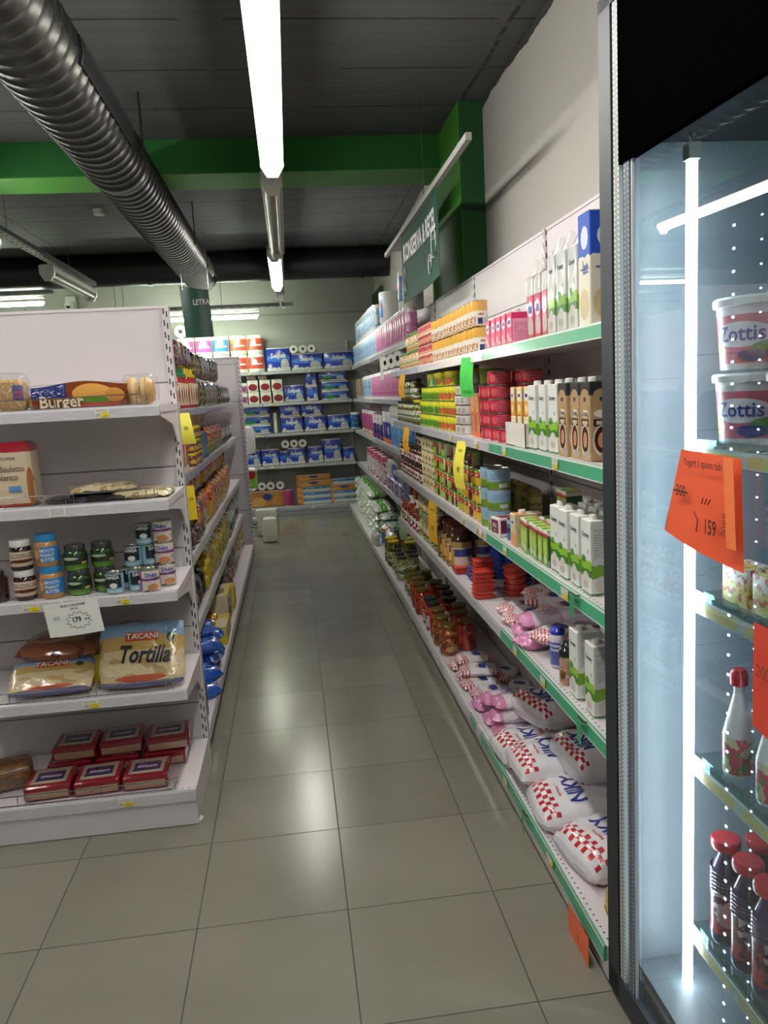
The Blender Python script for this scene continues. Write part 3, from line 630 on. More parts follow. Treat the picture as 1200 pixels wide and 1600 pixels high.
cyl_text(m, 'Zottis', .045, .0875, .075, NAV, cone=.07)
l = MB().lathe([(.092, .135), (.099, .136), (.1, .15), (.096, .155), (.09, .15), (0, .15)], LIDW, 32)
PA = Kind('yogurt_pail', 'yogurt pail', [('tub', m), ('lid', l)])
for y, n, lab in ((1.645, 2, 'nearest the light strip'), (1.44, 2, 'second from the light strip'), (1.235, 2, 'third from light strip')):
    for k in range(n): PA.put((1.045, y, 1.558 + k * .163), -PI / 2 + .5, 'pink and white yogurt pail in the cooler, %s, %s' % (lab, 'upper' if k else 'lower'), 'yogurt pails in the cooler')
SA = pm('drink_purple', '#3d2a55', .3, coat=.6); SR = pm('drink_red', '#a6243c', .3, coat=.6); RC = pm('cap_red', '#c72a3a', .35, coat=.3)
LBR = art('drink_label_red', '#a82f45', [('ell', .5, .5, .3, .3, '#d9c9d0', .3), ('spots', 9, .55, '#5a1d33')], .35, coat=.4)
b = MB().lathe([(0, 0), (.032, 0), (.036, .01), (.036, .03), (.034, .04), (.036, .13), (.037, .17), (.032, .2), (.019, .235), (.018, .25), (0, .25)], [SA, SA, SA, SR, LBR, LBR, SA, SA, SA, SA], 22)
for k in range(6): b.lathe([(.0365, .14 + k * .01), (.0385, .145 + k * .01), (.0365, .15 + k * .01)], SA, 18)
c = MB().lathe([(.018, .25), (.034, .252), (.036, .257), (.036, .272), (.033, .277), (0, .277)], RC, 22)
JB = Kind('juice_bottle', 'bottle', [('bottle', b), ('cap', c)])
for i, (x, y) in enumerate(((1.0, 1.68), (1.08, 1.66), (1.0, 1.585), (1.0, 1.50), (1.08, 1.56), (1.0, 1.415), (1.08, 1.46), (1.0, 1.33), (1.0, 1.245))):
    JB.put((x, y, .297), .3 * i, 'dark juice bottle with red cap on lowest cooler shelf, %s' % ['front row by light strip', 'behind the one by light strip', 'second in front row', 'third in front row', 'second row behind the gap', 'fourth in front row', 'third in second row', 'fifth in front row', 'sixth in front row'][i], 'juice bottles in the cooler')
b = MB().lathe([(0, 0), (.03, 0), (.034, .01), (.035, .10), (.026, .14), (.012, .20), (.011, .225), (0, .225)], [pm('shake_white', '#d9d3cf', .35)] * 2 + [art('shake_label', '#d6c9a0', [('spots', 8, .5, '#c0455a'), ('spots', 12, .6, '#4c8a3a')], .35, coat=.4)] + [pm('shake_white', '#d9d3cf', .35)] * 4, 22)
c = MB().lathe([(.011, .22), (.02, .225), (.021, .25), (.014, .262), (0, .262)], RC, 20)
SK = Kind('yogurt_drink', 'bottle', [('bottle', b), ('cap', c)])
for i, y in enumerate((1.635, 1.50, 1.36)): SK.put((1.0, y, .767), 0, 'white fruit drink bottle with red cap, %s on third cooler shelf' % ('first by light strip', 'second from light strip', 'third from light strip')[i], 'fruit drink bottles')
bx_ = MB().box(-.05, .05, -.035, .035, 0, .09, art('cheese_box', '#d8cf74', [('rect', 0, 1, .6, 1, '#e4e0d4'), ('spots', 6, .56, '#b84a3c')], .4), bev=.004)
CB = Kind('cheese_pack', 'cheese pack', [('box', bx_)])
for i, y in enumerate((1.62, 1.5, 1.38, 1.26)): CB.put((1.01, y, 1.192), -PI / 2, 'yellow packet on second cooler shelf behind the orange tag, %s from light strip' % ORD[i], 'yellow packets in the cooler')
# orange price tags on the glass
ORG = pm('tag_orange', '#e0562e', .6, var=.04); OR2 = pm('tag_orange_fold', '#e8773f', .6); INK = pm('ink_black', '#1c1714', .6); INK2 = pm('ink_faint', '#7c3524', .6)
t = empty('price_tag', (.813, 1.438, 1.564), -PI / 2, 'orange paper price tag reading 159 taped on the cooler glass', 'price tag')
# local x to -y world (toward camera), z up
def tagf(u, v):     # v 0 bottom .. 1 top
    xl = -.185 + (.075) * v; xr = .125 + (-.015) * v; zb = -.185 - .03 * u; return (xl + (xr - xl) * u, -.003 - .012 * (1 - v) * math.sin(PI * u), zb * (1 - v) + .0 - .004 * u * v)
sh = build('paper', MB().sheet(tagf, 12, 10, ORG, .0005), t)
m = MB()
def tt(m, s_, size, cx, cz, mat=INK, bold=.01, sx=.8, rot=0.0): build('lettering', MB().text(s_, size, Matrix.Translation((cx, -.0175, cz)) @ Matrix.Rotation(PI / 2, 4, 'X') @ Matrix.Rotation(rot, 4, 'Z'), mat, bold, sx=sx), t)
tt(m, 'Yogurt 1 spoon tubi', .022, .0, -.022); tt(m, '300', .034, -.085, -.085); build('pen_stroke', MB().box(-.115, -.055, -.019, -.0182, -.087, -.084, INK), t); tt(m, '159', .042, .03, -.145, sx=.75); tt(m, 'LEKE', .012, .075, -.148)
build('pen_stroke', MB().tube([(-.03, -.018, -.12), (-.015, -.018, -.135), (-.02, -.018, -.16)], .0012, INK, 4), t)
for a in (0, .35, .7): build('pen_stroke', MB().tube([(.0 + a * .03, -.018, -.1), (.005 + a * .04, -.018, -.088)], .0012, INK, 4), t)
tt(m, '088', .03, .085, -.125, INK2, rot=PI / 2)
build('folded_strip', MB().sheet(lambda u, v: (.08 + .032 * u + (1 - v) * .015, -.021, -.17 + .168 * v), 4, 4, OR2, .0005), t, label='paler folded side strip')
t = empty('price_tag', (.821, 1.262, 1.262), -PI / 2, 'orange price tag cut by right edge of photo, lower on cooler glass', 'price tag')
build('paper', MB().sheet(lambda u, v: (-.03 + .2 * u, -.003 - .008 * (1 - v) * u, -.2 + .2 * v - .02 * u * (1 - v)), 8, 6, pm('tag_orange_red', '#c8402c', .6), .0005), t)
build('lettering', MB().text('200', .034, Matrix.Translation((.02, -.016, -.08)) @ Matrix.Rotation(PI / 2, 4, 'X'), INK2, .01, sx=.8), t)
# ------------------------------------------------------------------ kinds of product
TIN = pm('can_rim_tin', '#b9b8b2', .25, .9); RZR = -PI / 2; RZL = PI / 2
def can(name, mat, r, h, cat='can', seg=20):
    b = MB().lathe([(0, 0), (r * .96, 0), (r, .003), (r, h - .003)], [TIN, TIN, mat], seg)
    t_ = MB().lathe([(r, h - .003), (r * 1.01, h - .001), (r * .98, h), (r * .93, h), (r * .9, h - .004), (0, h - .004)], TIN, seg)
    return Kind(name, cat, [('can_body', b), ('can_lid', t_)])
def jar(name, cont, lid, label, r, h, sq=0, cat='jar', lidh=.016):
    prof = [(0, 0), (r * .9, 0), (r, .008), (r, h * .68), (r * .93, h * .76), (r * .78, h * .82), (r * .78, h - lidh)]
    b = MB().lathe(prof, cont, 20)
    l = MB().lathe([(r * .78, h - lidh), (r * .86, h - lidh), (r * .88, h - lidh + .003), (r * .88, h - .002), (r * .84, h), (0, h)], lid, 20)
    p = [('jar_body', b), ('lid', l)]
    if label: p.append(('paper_label', MB().lathe([(r * 1.004, h * .16), (r * 1.01, h * .17), (r * 1.01, h * .55), (r * 1.004, h * .56)], label, 20)))
    return Kind(name, cat, p)
def carton(name, mat, w, d, h, cap=None, top=None, side=None, cat='carton', text=None, tip=False):
    b = MB().box(-w / 2, w / 2, -d / 2, d / 2, 0, h, mat, top=top, side=side, bev=.0025, seg=1)
    p = [('box', b)]
    if text: [b.text(a, s_, FM(x, -d / 2 - .0002, z), m_, .02, sx=.8) for a, s_, x, z, m_ in text]
    if cap: p.append(('cap', MB().lathe([(.013, h), (.014, h + .001), (.014, h + .012), (.011, h + .014), (0, h + .014)], cap, 14, cy=-d * .15)))
    return Kind(name, cat, p)
def pouch(name, mat, w, h, th, seed=1, cat='packet', n=12, lie=False, text=(), wr=.22, px=3.5):
    """standing (or lying) filled packet"""
    m = MB()
    if not lie: m.M = Matrix.Translation((0, th / 2, h / 2)) @ Matrix.Rotation(PI / 2, 4, 'X')
    f = m.pillow(w, h, th, mat, seed, n, wr, px=px, flat=.5 if not lie else .35)
    for a, s_, x, y, m_ in text: m.text(a, s_, None, m_, .02, sx=.8, fn=lambda X, Y: f(x + X, y + Y))
    return Kind(name, cat, [('bag', m)])
def pack(name, mat, w, d, h, top=None, text=None, cat='tissue pack', bev=.02, side=None):
    b = MB().box(-w / 2, w / 2, -d / 2, d / 2, 0, h, mat, top=top, side=side, bev=bev)
    p = [('wrapper', b)]
    if text: p.append(('lettering', MB().text(text[0], text[1], FM(text[2] if len(text) > 3 else 0, -d / 2 - .001, text[3] if len(text) > 3 else h * .62, 0), text[-1] if not isinstance(text[-1], float) else WT, .03, sx=.9)))
    return Kind(name, cat, p)
WHI = '#e6e3dc'; W_ = pm('plain_white', WHI, .45); CAPW = pm('cap_white', '#e2e2de', .35, coat=.3); CAPB = pm('cap_black', '#23221f', .35, coat=.3)
# --- right rack, top shelf
RT_ = 'right top shelf'
jg = jar('spread_jar', art('cream_spread', '#cf9a58', [('spots', 7, .5, '#e5c489')], .25, coat=.7), pm('lid_green', '#5c8f3e', .4), art('jar_label_pale', '#dfd6b0', [('spots', 8, .55, '#c77b3a'), ('rect', 0, 1, .4, .55, '#7c9a3c')], .4), .034, .112)
row(jg, ln(.855, 4.96, 5.72, 8), 1.86, 'small cream jar with green lid', RT_, 'green-lidded jars on the top shelf', [2, 2, 2, 2, 2, 1, 1, 1], .113, RZR)
row(jar('sauce_jar', art('pale_sauce', '#d8cf98', [('spots', 6, .55, '#b9a24a')], .3, coat=.6), pm('lid_gold', '#9a8a3c', .3, .6), None, .032, .1), ln(.95, 5.0, 5.7, 7), 1.86, 'pale yellow jar behind green-lidded jars', RT_, 'pale jars behind on the top shelf', 2, .1, RZR)
cr_ = can('fruit_can', art('fruit_label', '#e2a886', [('rect', 0, 1, .72, .94, '#c4485a'), ('spots', 6, .52, '#b8384a', 0, 1, 0, .5), ('rect', 0, 1, .5, .58, '#efe2cf'), ('rect', .66, .84, .1, .9, '#eee6da')], .35), .037, .116)
row(cr_, ln(.855, 4.48, 4.86, 6), 1.86, 'pink and peach fruit can', RT_, 'fruit cans on the top shelf', 2, .117, RZR)
CHK = art('chickpea_label', '#e9e4d6', [('rect', 0, 1, .62, 1, '#e0aa3c', .02), ('spots', 13, .49, '#a8642c', 0, 1, .08, .42), ('spots', 16, .56, '#e6c08a', 0, 1, .08, .42), ('rect', 0, 1, 0, .06, '#e3b04a'), ('rect', .64, .88, .06, .62, '#ece9e2'), ('rect', .68, .78, .1, .34, '#2c3a78'), ('bars', .8, .87, .1, .34, 60, '#555555'), ('lines', .66, .86, .66, .95, 14, '#cdb68a'), ('ell', .75, .48, .06, .04, '#c87a4a', .5)], .35, coat=.2)
row(can('chickpea_can', CHK, .0355, .112), ln(.855, 3.42, 4.41, 14), 1.86, 'yellow chickpea can', RT_, 'chickpea cans on the top shelf', 2, .113, RZR, jr=.05)
PKC = art('pink_carton', '#d8286a', [('ell', .5, .7, .4, .16, '#f0e8ee', .2), ('rect', .2, .8, .64, .76, '#3a4a9c', .03), ('spots', 7, .52, '#e8dccf', 0, 1, 0, .42), ('rect', 0, 1, 0, .08, '#c63a2a')], .35, coat=.2)
PKS = art('pink_carton_side', '#e79ab2', [('rect', 0, 1, .8, 1, '#d8286a'), ('lines', .1, .9, .1, .7, 16, '#b45a78')], .35)
pc = carton('cream_carton', PKC, .06, .085, .115, cap=CAPW, top=pm('pink_top', '#d43a72'), side=PKS)
row(pc, ln(.86, 2.84, 3.16, 5), 1.86, 'small pink cream carton', RT_, 'small pink cartons', 1, 0, RZR)
row(pc, ln(.955, 2.84, 3.0, 3), 1.86, 'small pink cream carton in back row', RT_, 'small pink cartons', 1, 0, RZR)
FILM = glassm('plastic_film', '#fbfbfb', .05, .45, .12)
def wrapped(k, w, d, h): k.parts.append(('plastic_wrap', MB().box(-w / 2 - .004, w / 2 + .004, -d / 2 - .004, d / 2 + .004, .001, h * .96, FILM, bev=.012).lathe([(w * .45, h * .95), (w * .25, h + .02), (.008, h + .045), (0, h + .046)], FILM, 10).mesh('plastic_wrap'), [])); return k
PKT = art('pink_tall_carton', '#dcd8d4', [('rect', 0, 1, 0, .72, '#d62a74'), ('ell', .5, .5, .42, .13, '#f1eef2', .15), ('rect', .2, .8, .44, .56, '#3550a8', .04), ('ell', .5, .22, .4, .16, '#ccc3b4', .3), ('rect', 0, 1, 0, .09, '#c0392b')], .35, coat=.3)
row(wrapped(carton('cream_carton_wrapped', PKT, .062, .062, .205), .062, .062, .22), ln(.86, 2.47, 2.63, 3), 1.86, 'tall pink and white carton in clear film', RT_, 'tall pink cartons', 1, 0, RZR)
GRN = art('cream_carton_green', '#e4e6e2', [('rect', 0, 1, .30, .46, '#8fc43a', .14, 5.0), ('rect', 0, 1, .24, .34, '#3f7f35', .10, 7.0), ('ell', .3, .47, .22, .05, '#5d9a3e', .4), ('spots', 9, .62, '#2f6a3a', 0, 1, .26, .46), ('ell', .5, .16, .36, .15, '#d9d3cb', .15), ('ell', .46, .13, .26, .05, '#bdb3a8', .4), ('rect', 0, 1, 0, .03, '#4e8a4a'), ('ell', .72, .58, .05, .03, '#2f9a56', .4)], .35, coat=.15)
GRS = art('cream_carton_green_side', '#dfe1de', [('rect', 0, 1, .24, .40, '#7fae3c', .10, 5.0), ('lines', .15, .85, .5, .9, 30, '#a0a6a0'), ('ell', .5, .14, .3, .12, '#cdc8c0', .2), ('rect', 0, 1, 0, .03, '#4e8a4a')], .35)
INKG = pm('print_green_dark', '#2d4f3a')
def greeny(h, capm=CAPW): return carton('whipping_cream_carton', GRN, .072, .072, h, cap=capm, top=W_, side=GRS, text=[('Greeny', .021, 0, h * .80, INKG)])
GK = greeny(.22); GKW = wrapped(carton('whipping_cream_carton_wrapped', GRN, .075, .075, .235, top=W_, side=GRS, text=[('Greeny', .021, 0, .19, INKG)]), .075, .075, .245)
row(GKW, ln(.86, 2.21, 2.38, 3), 1.86, 'film-wrapped white carton with green leaves', RT_, 'film-wrapped green and white cartons', 1, 0, RZR)
row(GKW, ln(.96, 2.15, 2.36, 3), 1.86, 'film-wrapped green-leaf carton in back row', RT_, 'film-wrapped green and white cartons', 1, 0, RZR)
BLC = art('milk_drink_carton', '#ddd6c2', [('rect', 0, 1, .62, 1, '#2a52b8', .06), ('ell', .55, .78, .3, .1, '#d6dcea', .2), ('ell', .5, .2, .4, .14, '#c9b588', .3), ('rect', .2, .9, .5, .52, '#5a6aa0')], .35, coat=.2)
row(carton('milk_drink_carton', BLC, .085, .085, .30, text=[('lat', .05, .01, .155, NAV)]), [(.86, 2.10)], 1.86, 'tallest blue and cream carton against the cooler frame', RT_, None, 1, 0, RZR)
# --- right rack, fourth shelf (1.49)
R4 = 'right fourth shelf'
PKJ = art('pickles_dark', '#4f5320', [('spots', 6, .5, '#7d7c2e'), ('spots', 9, .6, '#2f3512')], .2, coat=.9)
LBW = art('jar_label_white', '#dedbd0', [('spots', 8, .55, '#3c4a2a'), ('rect', 0, 1, .3, .55, '#5a7a3a', .2)], .4)
YL = pm('lid_yellow', '#d8c21e', .4)
pj = jar('pickle_jar', PKJ, CAPB, LBW, .042, .15)
row(pj, ln(.86, 5.25, 5.95, 7), 1.49, 'dark olive jar with black lid', R4, 'olive jars', [2, 2, 2, 2, 2, 1, 1], .151, RZR)
row(jar('gherkin_jar', PKJ, YL, LBW, .05, .16), ln(.86, 5.0, 5.12, 2), 1.49, 'gherkin jar with yellow lid', R4, 'yellow-lidded gherkin jars', 1, 0, RZR)
row(jar('large_gherkin_jar', PKJ, YL, LBW, .075, .31), ln(1.03, 4.98, 5.2, 2), 1.49, 'large gherkin jar with yellow lid at the back', R4, 'large gherkin jars', 1, 0, RZR)
LIM = art('pea_can_lime', '#a9c82a', [('rect', 0, 1, .7, .95, '#e4e23a', .06), ('ell', .5, .35, .16, .26, '#5c8f2c', .3), ('ell', .2, .4, .12, .2, '#e9e9c2', .4), ('spots', 10, .6, '#3f7a2a', 0, 1, 0, .5), ('rect', .64, .8, .1, .8, '#e8ecd0')], .35)
LIM2 = art('mixed_can_lime', '#c9d23c', [('rect', 0, 1, .74, .96, '#ecd92a', .06), ('ell', .5, .35, .16, .27, '#c4603a', .25), ('spots', 10, .58, '#4f8f2a', 0, 1, .4, .7), ('rect', 0, .3, 0, .4, '#5d9a3a', .2)], .35)
ck1 = can('vegetable_can', LIM, .037, .078); ck2 = can('mixed_vegetable_can', LIM2, .037, .078)
row(ck1, ln(.86, 4.36, 4.92, 8), 1.49, 'lime green vegetable can', R4, 'lime vegetable cans', [4, 4, 3, 4, 3, 3, 3, 2], .079, RZR)
row(ck2, ln(.86, 3.92, 4.28, 5), 1.49, 'yellow-green mixed vegetable can', R4, 'mixed vegetable cans', [3, 4, 4, 3, 4], .079, RZR)
row(ck1, ln(.955, 4.0, 4.7, 8), 1.49, 'lime can behind the front row', R4, 'lime cans behind', 4, .079, RZR)
TUN = art('tuna_label', '#dcd9cf', [('rect', .3, .52, .08, .92, '#d9c944'), ('ell', .42, .4, .08, .3, '#8a3a2a', .2), ('bars', .56, .64, .2, .8, 70, '#4a5a80'), ('rect', .12, .24, .1, .9, '#d2b07a')], .35)
row(can('tuna_can', TUN, .047, .046), ln(.86, 3.71, 3.81, 2), 1.49, 'flat white and yellow tuna can', R4, 'flat tuna cans', [5, 5], .047, RZR)
row(can('tuna_can_wide', art('olive_tin_label', '#87913a', [('rect', 0, .45, .1, .7, '#a24a3c'), ('rect', 0, 1, .8, 1, '#c9c9bb')], .35), .05, .095), [(.97, 3.72)], 1.725, 'olive green tin on top of flat cans', R4, None, 1, 0, RZR)
kz = Kind('cardboard_riser', 'box', [('box', MB().box(-.05, .05, -.05, .05, 0, .233, pm('dark_card', '#6a675e')))]); kz.put((.97, 3.72, 1.491), RZR, 'grey card box behind flat tuna cans under the green tin')
OBX = art('bean_box_orange', '#e07a44', [('ell', .55, .76, .36, .18, '#e4c08a', .4), ('ell', .55, .76, .3, .14, '#cf9a55', .6), ('ell', .45, .36, .12, .2, '#1f1c18'), ('ell', .45, .43, .08, .05, '#e8a63a'), ('ell', .45, .34, .08, .05, '#e8a63a'), ('ell', .45, .25, .08, .05, '#e8a63a'), ('ell', .06, .3, .16, .2, '#2c3a78')], .4)
row(carton('bean_snack_box', OBX, .085, .06, .195, cat='box'), ln(.86, 3.42, 3.53, 2), 1.49, 'tall orange bean snack box', R4, 'orange bean boxes', 1, 0, RZR)
RFC = art('tuna_label_red', '#c21f3c', [('ell', .45, .5, .07, .3, '#e0c9a0', .2), ('ell', .62, .5, .05, .3, '#d8636a', .3), ('lines', .66, .9, .1, .9, 6, '#d98a92'), ('rect', 0, 1, .92, 1, '#8f1a2c')], .3, coat=.2)
rf_ = can('red_tuna_can', RFC, .047, .056)
row(rf_, ln(.86, 3.02, 3.30, 3), 1.49, 'flat red tuna can', R4, 'flat red cans', [1, 5, 4], .057, RZR)
row(rf_, ln(.965, 3.05, 3.26, 3), 1.49, 'flat red tuna can in back row', R4, 'flat red cans', 5, .057, RZR)
SOB = art('small_orange_carton', '#e9d8a8', [('rect', 0, 1, 0, .5, '#e8a040', .1), ('ell', .5, .7, .34, .16, '#eceae4', .2), ('rect', .25, .75, .64, .76, '#34479c', .05), ('ell', .5, .25, .3, .14, '#f0d9a0', .4)], .35)
SOS = art('small_orange_carton_side', '#c9a26a', [('lines', .1, .9, .1, .9, 14, '#8a6a3a')], .35)
so = carton('small_cream_carton', SOB, .052, .052, .105, side=SOS)
tr_ = MB(); WC = pm('tray_white_card', '#dcd8d0', .5)
for a in ((-.125, .125, -.03, -.026, 0, .085), (-.125, .125, .056, .06, 0, .09), (-.125, -.121, -.03, .06, 0, .085), (.121, .125, -.03, .06, 0, .085), (-.125, .125, -.03, .06, 0, .003)): tr_.box(*a, WC)
kt = Kind('display_tray', 'tray', [('tray', tr_)]); kt.put((.845, 2.795, 1.491), RZR, 'white cardboard display tray holding small orange cartons, right fourth shelf')
row(so, ln(.86, 2.71, 2.88, 3), 1.495, 'small orange carton standing in white tray', R4, 'small orange cartons', [2, 2, 2], .106, RZR, jit=.002)
row(GK, ln(.86, 2.41, 2.61, 3), 1.49, 'white carton with green leaves', R4, 'green-leaf cartons fourth shelf', 1, 0, RZR)
row(GK, ln(.955, 2.40, 2.60, 3), 1.49, 'green-leaf carton in back row', R4, 'green-leaf cartons fourth shelf', 1, 0, RZR)
COF = art('coffee_carton', '#b3946a', [('rect', 0, 1, .83, 1, '#2c2a2c'), ('ell', .5, .84, .36, .07, '#b3946a'), ('ell', .5, .78, .13, .03, '#2a2f55'), ('ell', .5, .60, .34, .05, '#e9e3d8', .25), ('rect', .14, .86, .44, .53, '#241d1a'), ('rect', .25, .75, .46, .51, '#cdbfa8', .03, 20), ('ell', .5, .26, .4, .2, '#d9d0c4'), ('ell', .5, .27, .33, .17, '#4a1f14'), ('ell', .5, .27, .2, .1, '#c98f6a', .7), ('ell', .7, .08, .3, .05, '#a9a49a')], .35, coat=.2)
cf = carton('coffee_drink_carton', COF, .074, .074, .222, cap=CAPW, top=pm('carton_top_dark', '#2c2a2c'), text=[('Kruna', .022, 0, .133, pm('print_brown', '#3a2a22'))])
row(cf, ln(.86, 2.12, 2.30, 3), 1.49, 'brown coffee drink carton with cup picture', R4, 'coffee cartons', 1, 0, RZR, jr=.03)
row(cf, ln(.955, 2.10, 2.30, 3), 1.49, 'brown coffee carton in back row', R4, 'coffee cartons', 1, 0, RZR)
# --- right rack, third shelf (1.10)
R3 = 'right third shelf'
JAM = art('jam_dark', '#4a1712', [('spots', 6, .55, '#7a2a18')], .2, coat=.9)
LBJ = art('jam_label', '#ded9cf', [('ell', .5, .45, .1, .3, '#7a1f22', .3), ('spots', 9, .6, '#2c4a34')], .4)
row(jar('jam_jar', JAM, CAPB, LBJ, .036, .115), ln(.86, 5.05, 5.98, 11), 1.10, 'dark jam jar with white label', R3, 'jam jars', 2, .116, RZR)
row(jar('honey_jar', art('ajvar_dark', '#2e1a12', [], .25, coat=.9), CAPB, LBJ, .05, .17), ln(.99, 5.2, 5.9, 6), 1.10, 'larger dark jar behind jam jars', R3, 'larger dark jars', 2, .171, RZR)
row(can('cream_can', art('mushroom_label', '#d9d2a4', [('ell', .4, .45, .06, .2, '#8a7a45', .3), ('ell', .62, .45, .05, .18, '#9a8a55', .3), ('rect', 0, 1, .9, 1, '#c4bb84')], .35), .037, .078), ln(.86, 4.62, 4.94, 4), 1.10, 'cream coloured mushroom can', R3, 'cream mushroom cans', [4, 4, 4, 4], .079, RZR)
def vegcan(nm, pic): return can(nm, art(nm + '_label', '#6fa52c', [('rect', 0, 1, .0, .42, '#3f8a2c', .08), ('ell', .5, .3, .16, .28, pic, .35), ('ell', .5, .72, .14, .16, '#c8273a', .1), ('rect', .44, .56, .69, .76, '#f0dcd8'), ('rect', .62, .8, .08, .9, '#d9e4c0'), ('spots', 9, .62, '#a6cf3c')], .35, coat=.1), .037, .079)
vc = [vegcan('bean_can', '#7a1f2c'), vegcan('corn_can', '#e6b51e'), vegcan('pea_can', '#9ccb3f')]
cols3 = ln(.86, 3.47, 4.52, 14)
for i, (x, y) in enumerate(cols3):
    k3 = (1, 1, 0, 1, 1, 2, 0, 0, 2, 0, 2, 2, 0, 2)[i]; nm = ('red bean', 'yellow corn', 'green pea')[k3]
    for t_ in range((3, 3, 4, 3, 3, 3, 3, 4, 3, 3, 4, 3, 4, 4)[i]):
        vc[k3].put((x + random.uniform(-.003, .003), y, 1.10 + t_ * .08), RZR + random.uniform(-.1, .1), 'green %s can%s, tier %s, right third shelf' % (nm, nth(i, 14), ('one', 'two', 'three', 'four')[t_]), 'green vegetable cans')
LBC = art('big_corn_label', '#8db4c9', [('rect', 0, 1, 0, .4, '#74a02c', .06), ('ell', .42, .5, .1, .4, '#e0b81e', .5), ('ell', .36, .6, .05, .16, '#c03a2a', .3), ('rect', .72, .84, .1, .3, '#dfe6e2'), ('lines', .6, .86, .5, .8, 12, '#6a8ab8')], .3, coat=.2)
row(can('large_corn_can', LBC, .05, .088), ln(.865, 3.24, 3.35, 2), 1.10, 'large blue and green corn can', R3, 'large corn cans', 3, .089, RZR)
row(pouch('bean_bag', art('beans_bag', '#8c7440', [('spots', 5, .5, '#b09a5a'), ('spots', 9, .6, '#4a5a2a')], .3, coat=.5), .12, .17, .06, 3), ln(1.04, 3.3, 3.6, 3), 1.11, 'brown bag of beans at the back', R3, 'brown bean bags', 1, .12, RZR, tilt=(0, 0))
MIA = art('mia_box', '#e9e4e0', [('rect', .1, .9, .18, .88, '#7c1c3a')], .4)
m_ = carton('small_white_box', MIA, .085, .08, .078, cat='box', text=[('MIA', .03, 0, .045, W_), ('MARE', .012, 0, .024, W_)])
row(m_, [(.85, 3.10)], 1.10, 'small white box with dark red panel reading MIA', R3, None, 1, 0, RZR + .15)
row(can('small_blue_can', art('small_blue_label', '#3f7ab0', [('rect', 0, 1, .4, .6, '#27405e'), ('rect', 0, 1, .8, 1, '#9fc0d6')], .3), .03, .088), [(.86, 2.985)], 1.10, 'small blue can between white box and beige carton', R3, None, 1, 0, RZR)
BGC = art('beige_carton', '#d9c69c', [('ell', .5, .72, .3, .12, '#e8e2d8', .2), ('rect', .3, .7, .68, .78, '#34479c', .04), ('rect', 0, 1, 0, .4, '#dd9a5a', .12)], .35)
row(carton('beige_milk_carton', BGC, .065, .11, .125, cap=CAPW, side=art('beige_side', '#cdbb92', [('ell', .4, .7, .1, .08, '#4a4438'), ('lines', .1, .9, .1, .55, 12, '#a08a60')], .35)), [(.875, 2.88)], 1.10, 'beige carton with white screw cap', R3, None, 1, 0, RZR)
SGC = art('small_green_carton', '#8fb843', [('rect', 0, 1, .78, .92, '#b4443c', .05), ('rect', 0, 1, .9, 1, '#e0dccf'), ('rect', 0, 1, .0, .3, '#6f9f35', .1), ('ell', .5, .5, .4, .2, '#b9cf6a', .4), ('ell', .5, .2, .3, .12, '#cfd6a0', .4)], .35)
SGS = art('small_green_side', '#3c5a35', [('rect', 0, 1, .86, 1, '#d8d4c8'), ('rect', 0, 1, .0, .18, '#8aa0b0')], .35)
sg = carton('small_green_carton', SGC, .046, .06, .125, side=SGS)
row(sg, ln(.855, 2.50, 2.78, 6), 1.10, 'small green cream carton', R3, 'small green cartons', 1, 0, RZR)
row(sg, ln(.93, 2.52, 2.76, 5), 1.10, 'small green carton in back row', R3, 'small green cartons', [2, 2, 1, 1, 1], .126, RZR)
row(GK, ln(.86, 2.13, 2.42, 4), 1.10, 'white carton with green leaves', R3, 'green-leaf cartons third shelf', 1, 0, RZR)
row(GK, ln(.955, 2.13, 2.42, 4), 1.10, 'green-leaf carton in back row', R3, 'green-leaf cartons third shelf', 1, 0, RZR)
# --- right rack, second shelf (.73)
R2 = 'right second shelf'
OJ = art('apricot_jam', '#a8431a', [('spots', 6, .5, '#6a1f12'), ('spots', 9, .62, '#d98a3a')], .2, coat=.9)
row(jar('apricot_jam_jar', OJ, pm('lid_rust', '#8c4a2a', .4), LBJ, .047, .15), ln(.86, 5.3, 5.95, 6), .73, 'orange-brown jam jar', R2, 'orange-brown jam jars', [2, 1, 2, 1, 1, 1], .151, RZR)
GKJ = art('gherkins_green', '#8f8d4f', [('spots', 5, .5, '#b5b07a'), ('spots', 9, .62, '#4a5a2a')], .2, coat=.9)
LBG = art('gherkin_label', '#cfd2bf', [('rect', 0, 1, .1, .4, '#2f7a3a', .05), ('rect', .45, .6, .4, .8, '#d98a3a')], .4)
row(jar('vegetable_jar', GKJ, pm('lid_silver', '#b3b5aa', .3, .7), LBG, .04, .15), ln(.86, 4.62, 5.18, 7), .73, 'tall green vegetable jar with silver lid', R2, 'silver-lidded vegetable jars', 2, .151, RZR)
BRJ = art('mushroom_jar', '#6e5a33', [('spots', 5, .5, '#9a8450'), ('rect', 0, 1, .75, 1, '#3c2018')], .2, coat=.9)
LBB = art('brown_jar_label', '#cfc6b8', [('rect', 0, 1, .5, .95, '#3b3f7c', .04), ('rect', .36, .6, .0, .95, '#cf9a2c')], .4)
bj = jar('mushroom_jar', BRJ, pm('lid_brown', '#6a2a24', .35, coat=.3), LBB, .058, .235)
row(bj, ln(.87, 4.08, 4.46, 4), .73, 'large mushroom jar with blue label', R2, 'large mushroom jars', 1, 0, RZR)
row(bj, ln(1.0, 4.10, 4.46, 3), .73, 'large mushroom jar in back row', R2, 'large mushroom jars', 1, 0, RZR)
RTB = pm('tub_red', '#c8402c', .3, coat=.4); BTB = pm('tub_blue', '#24449c', .3, coat=.4)
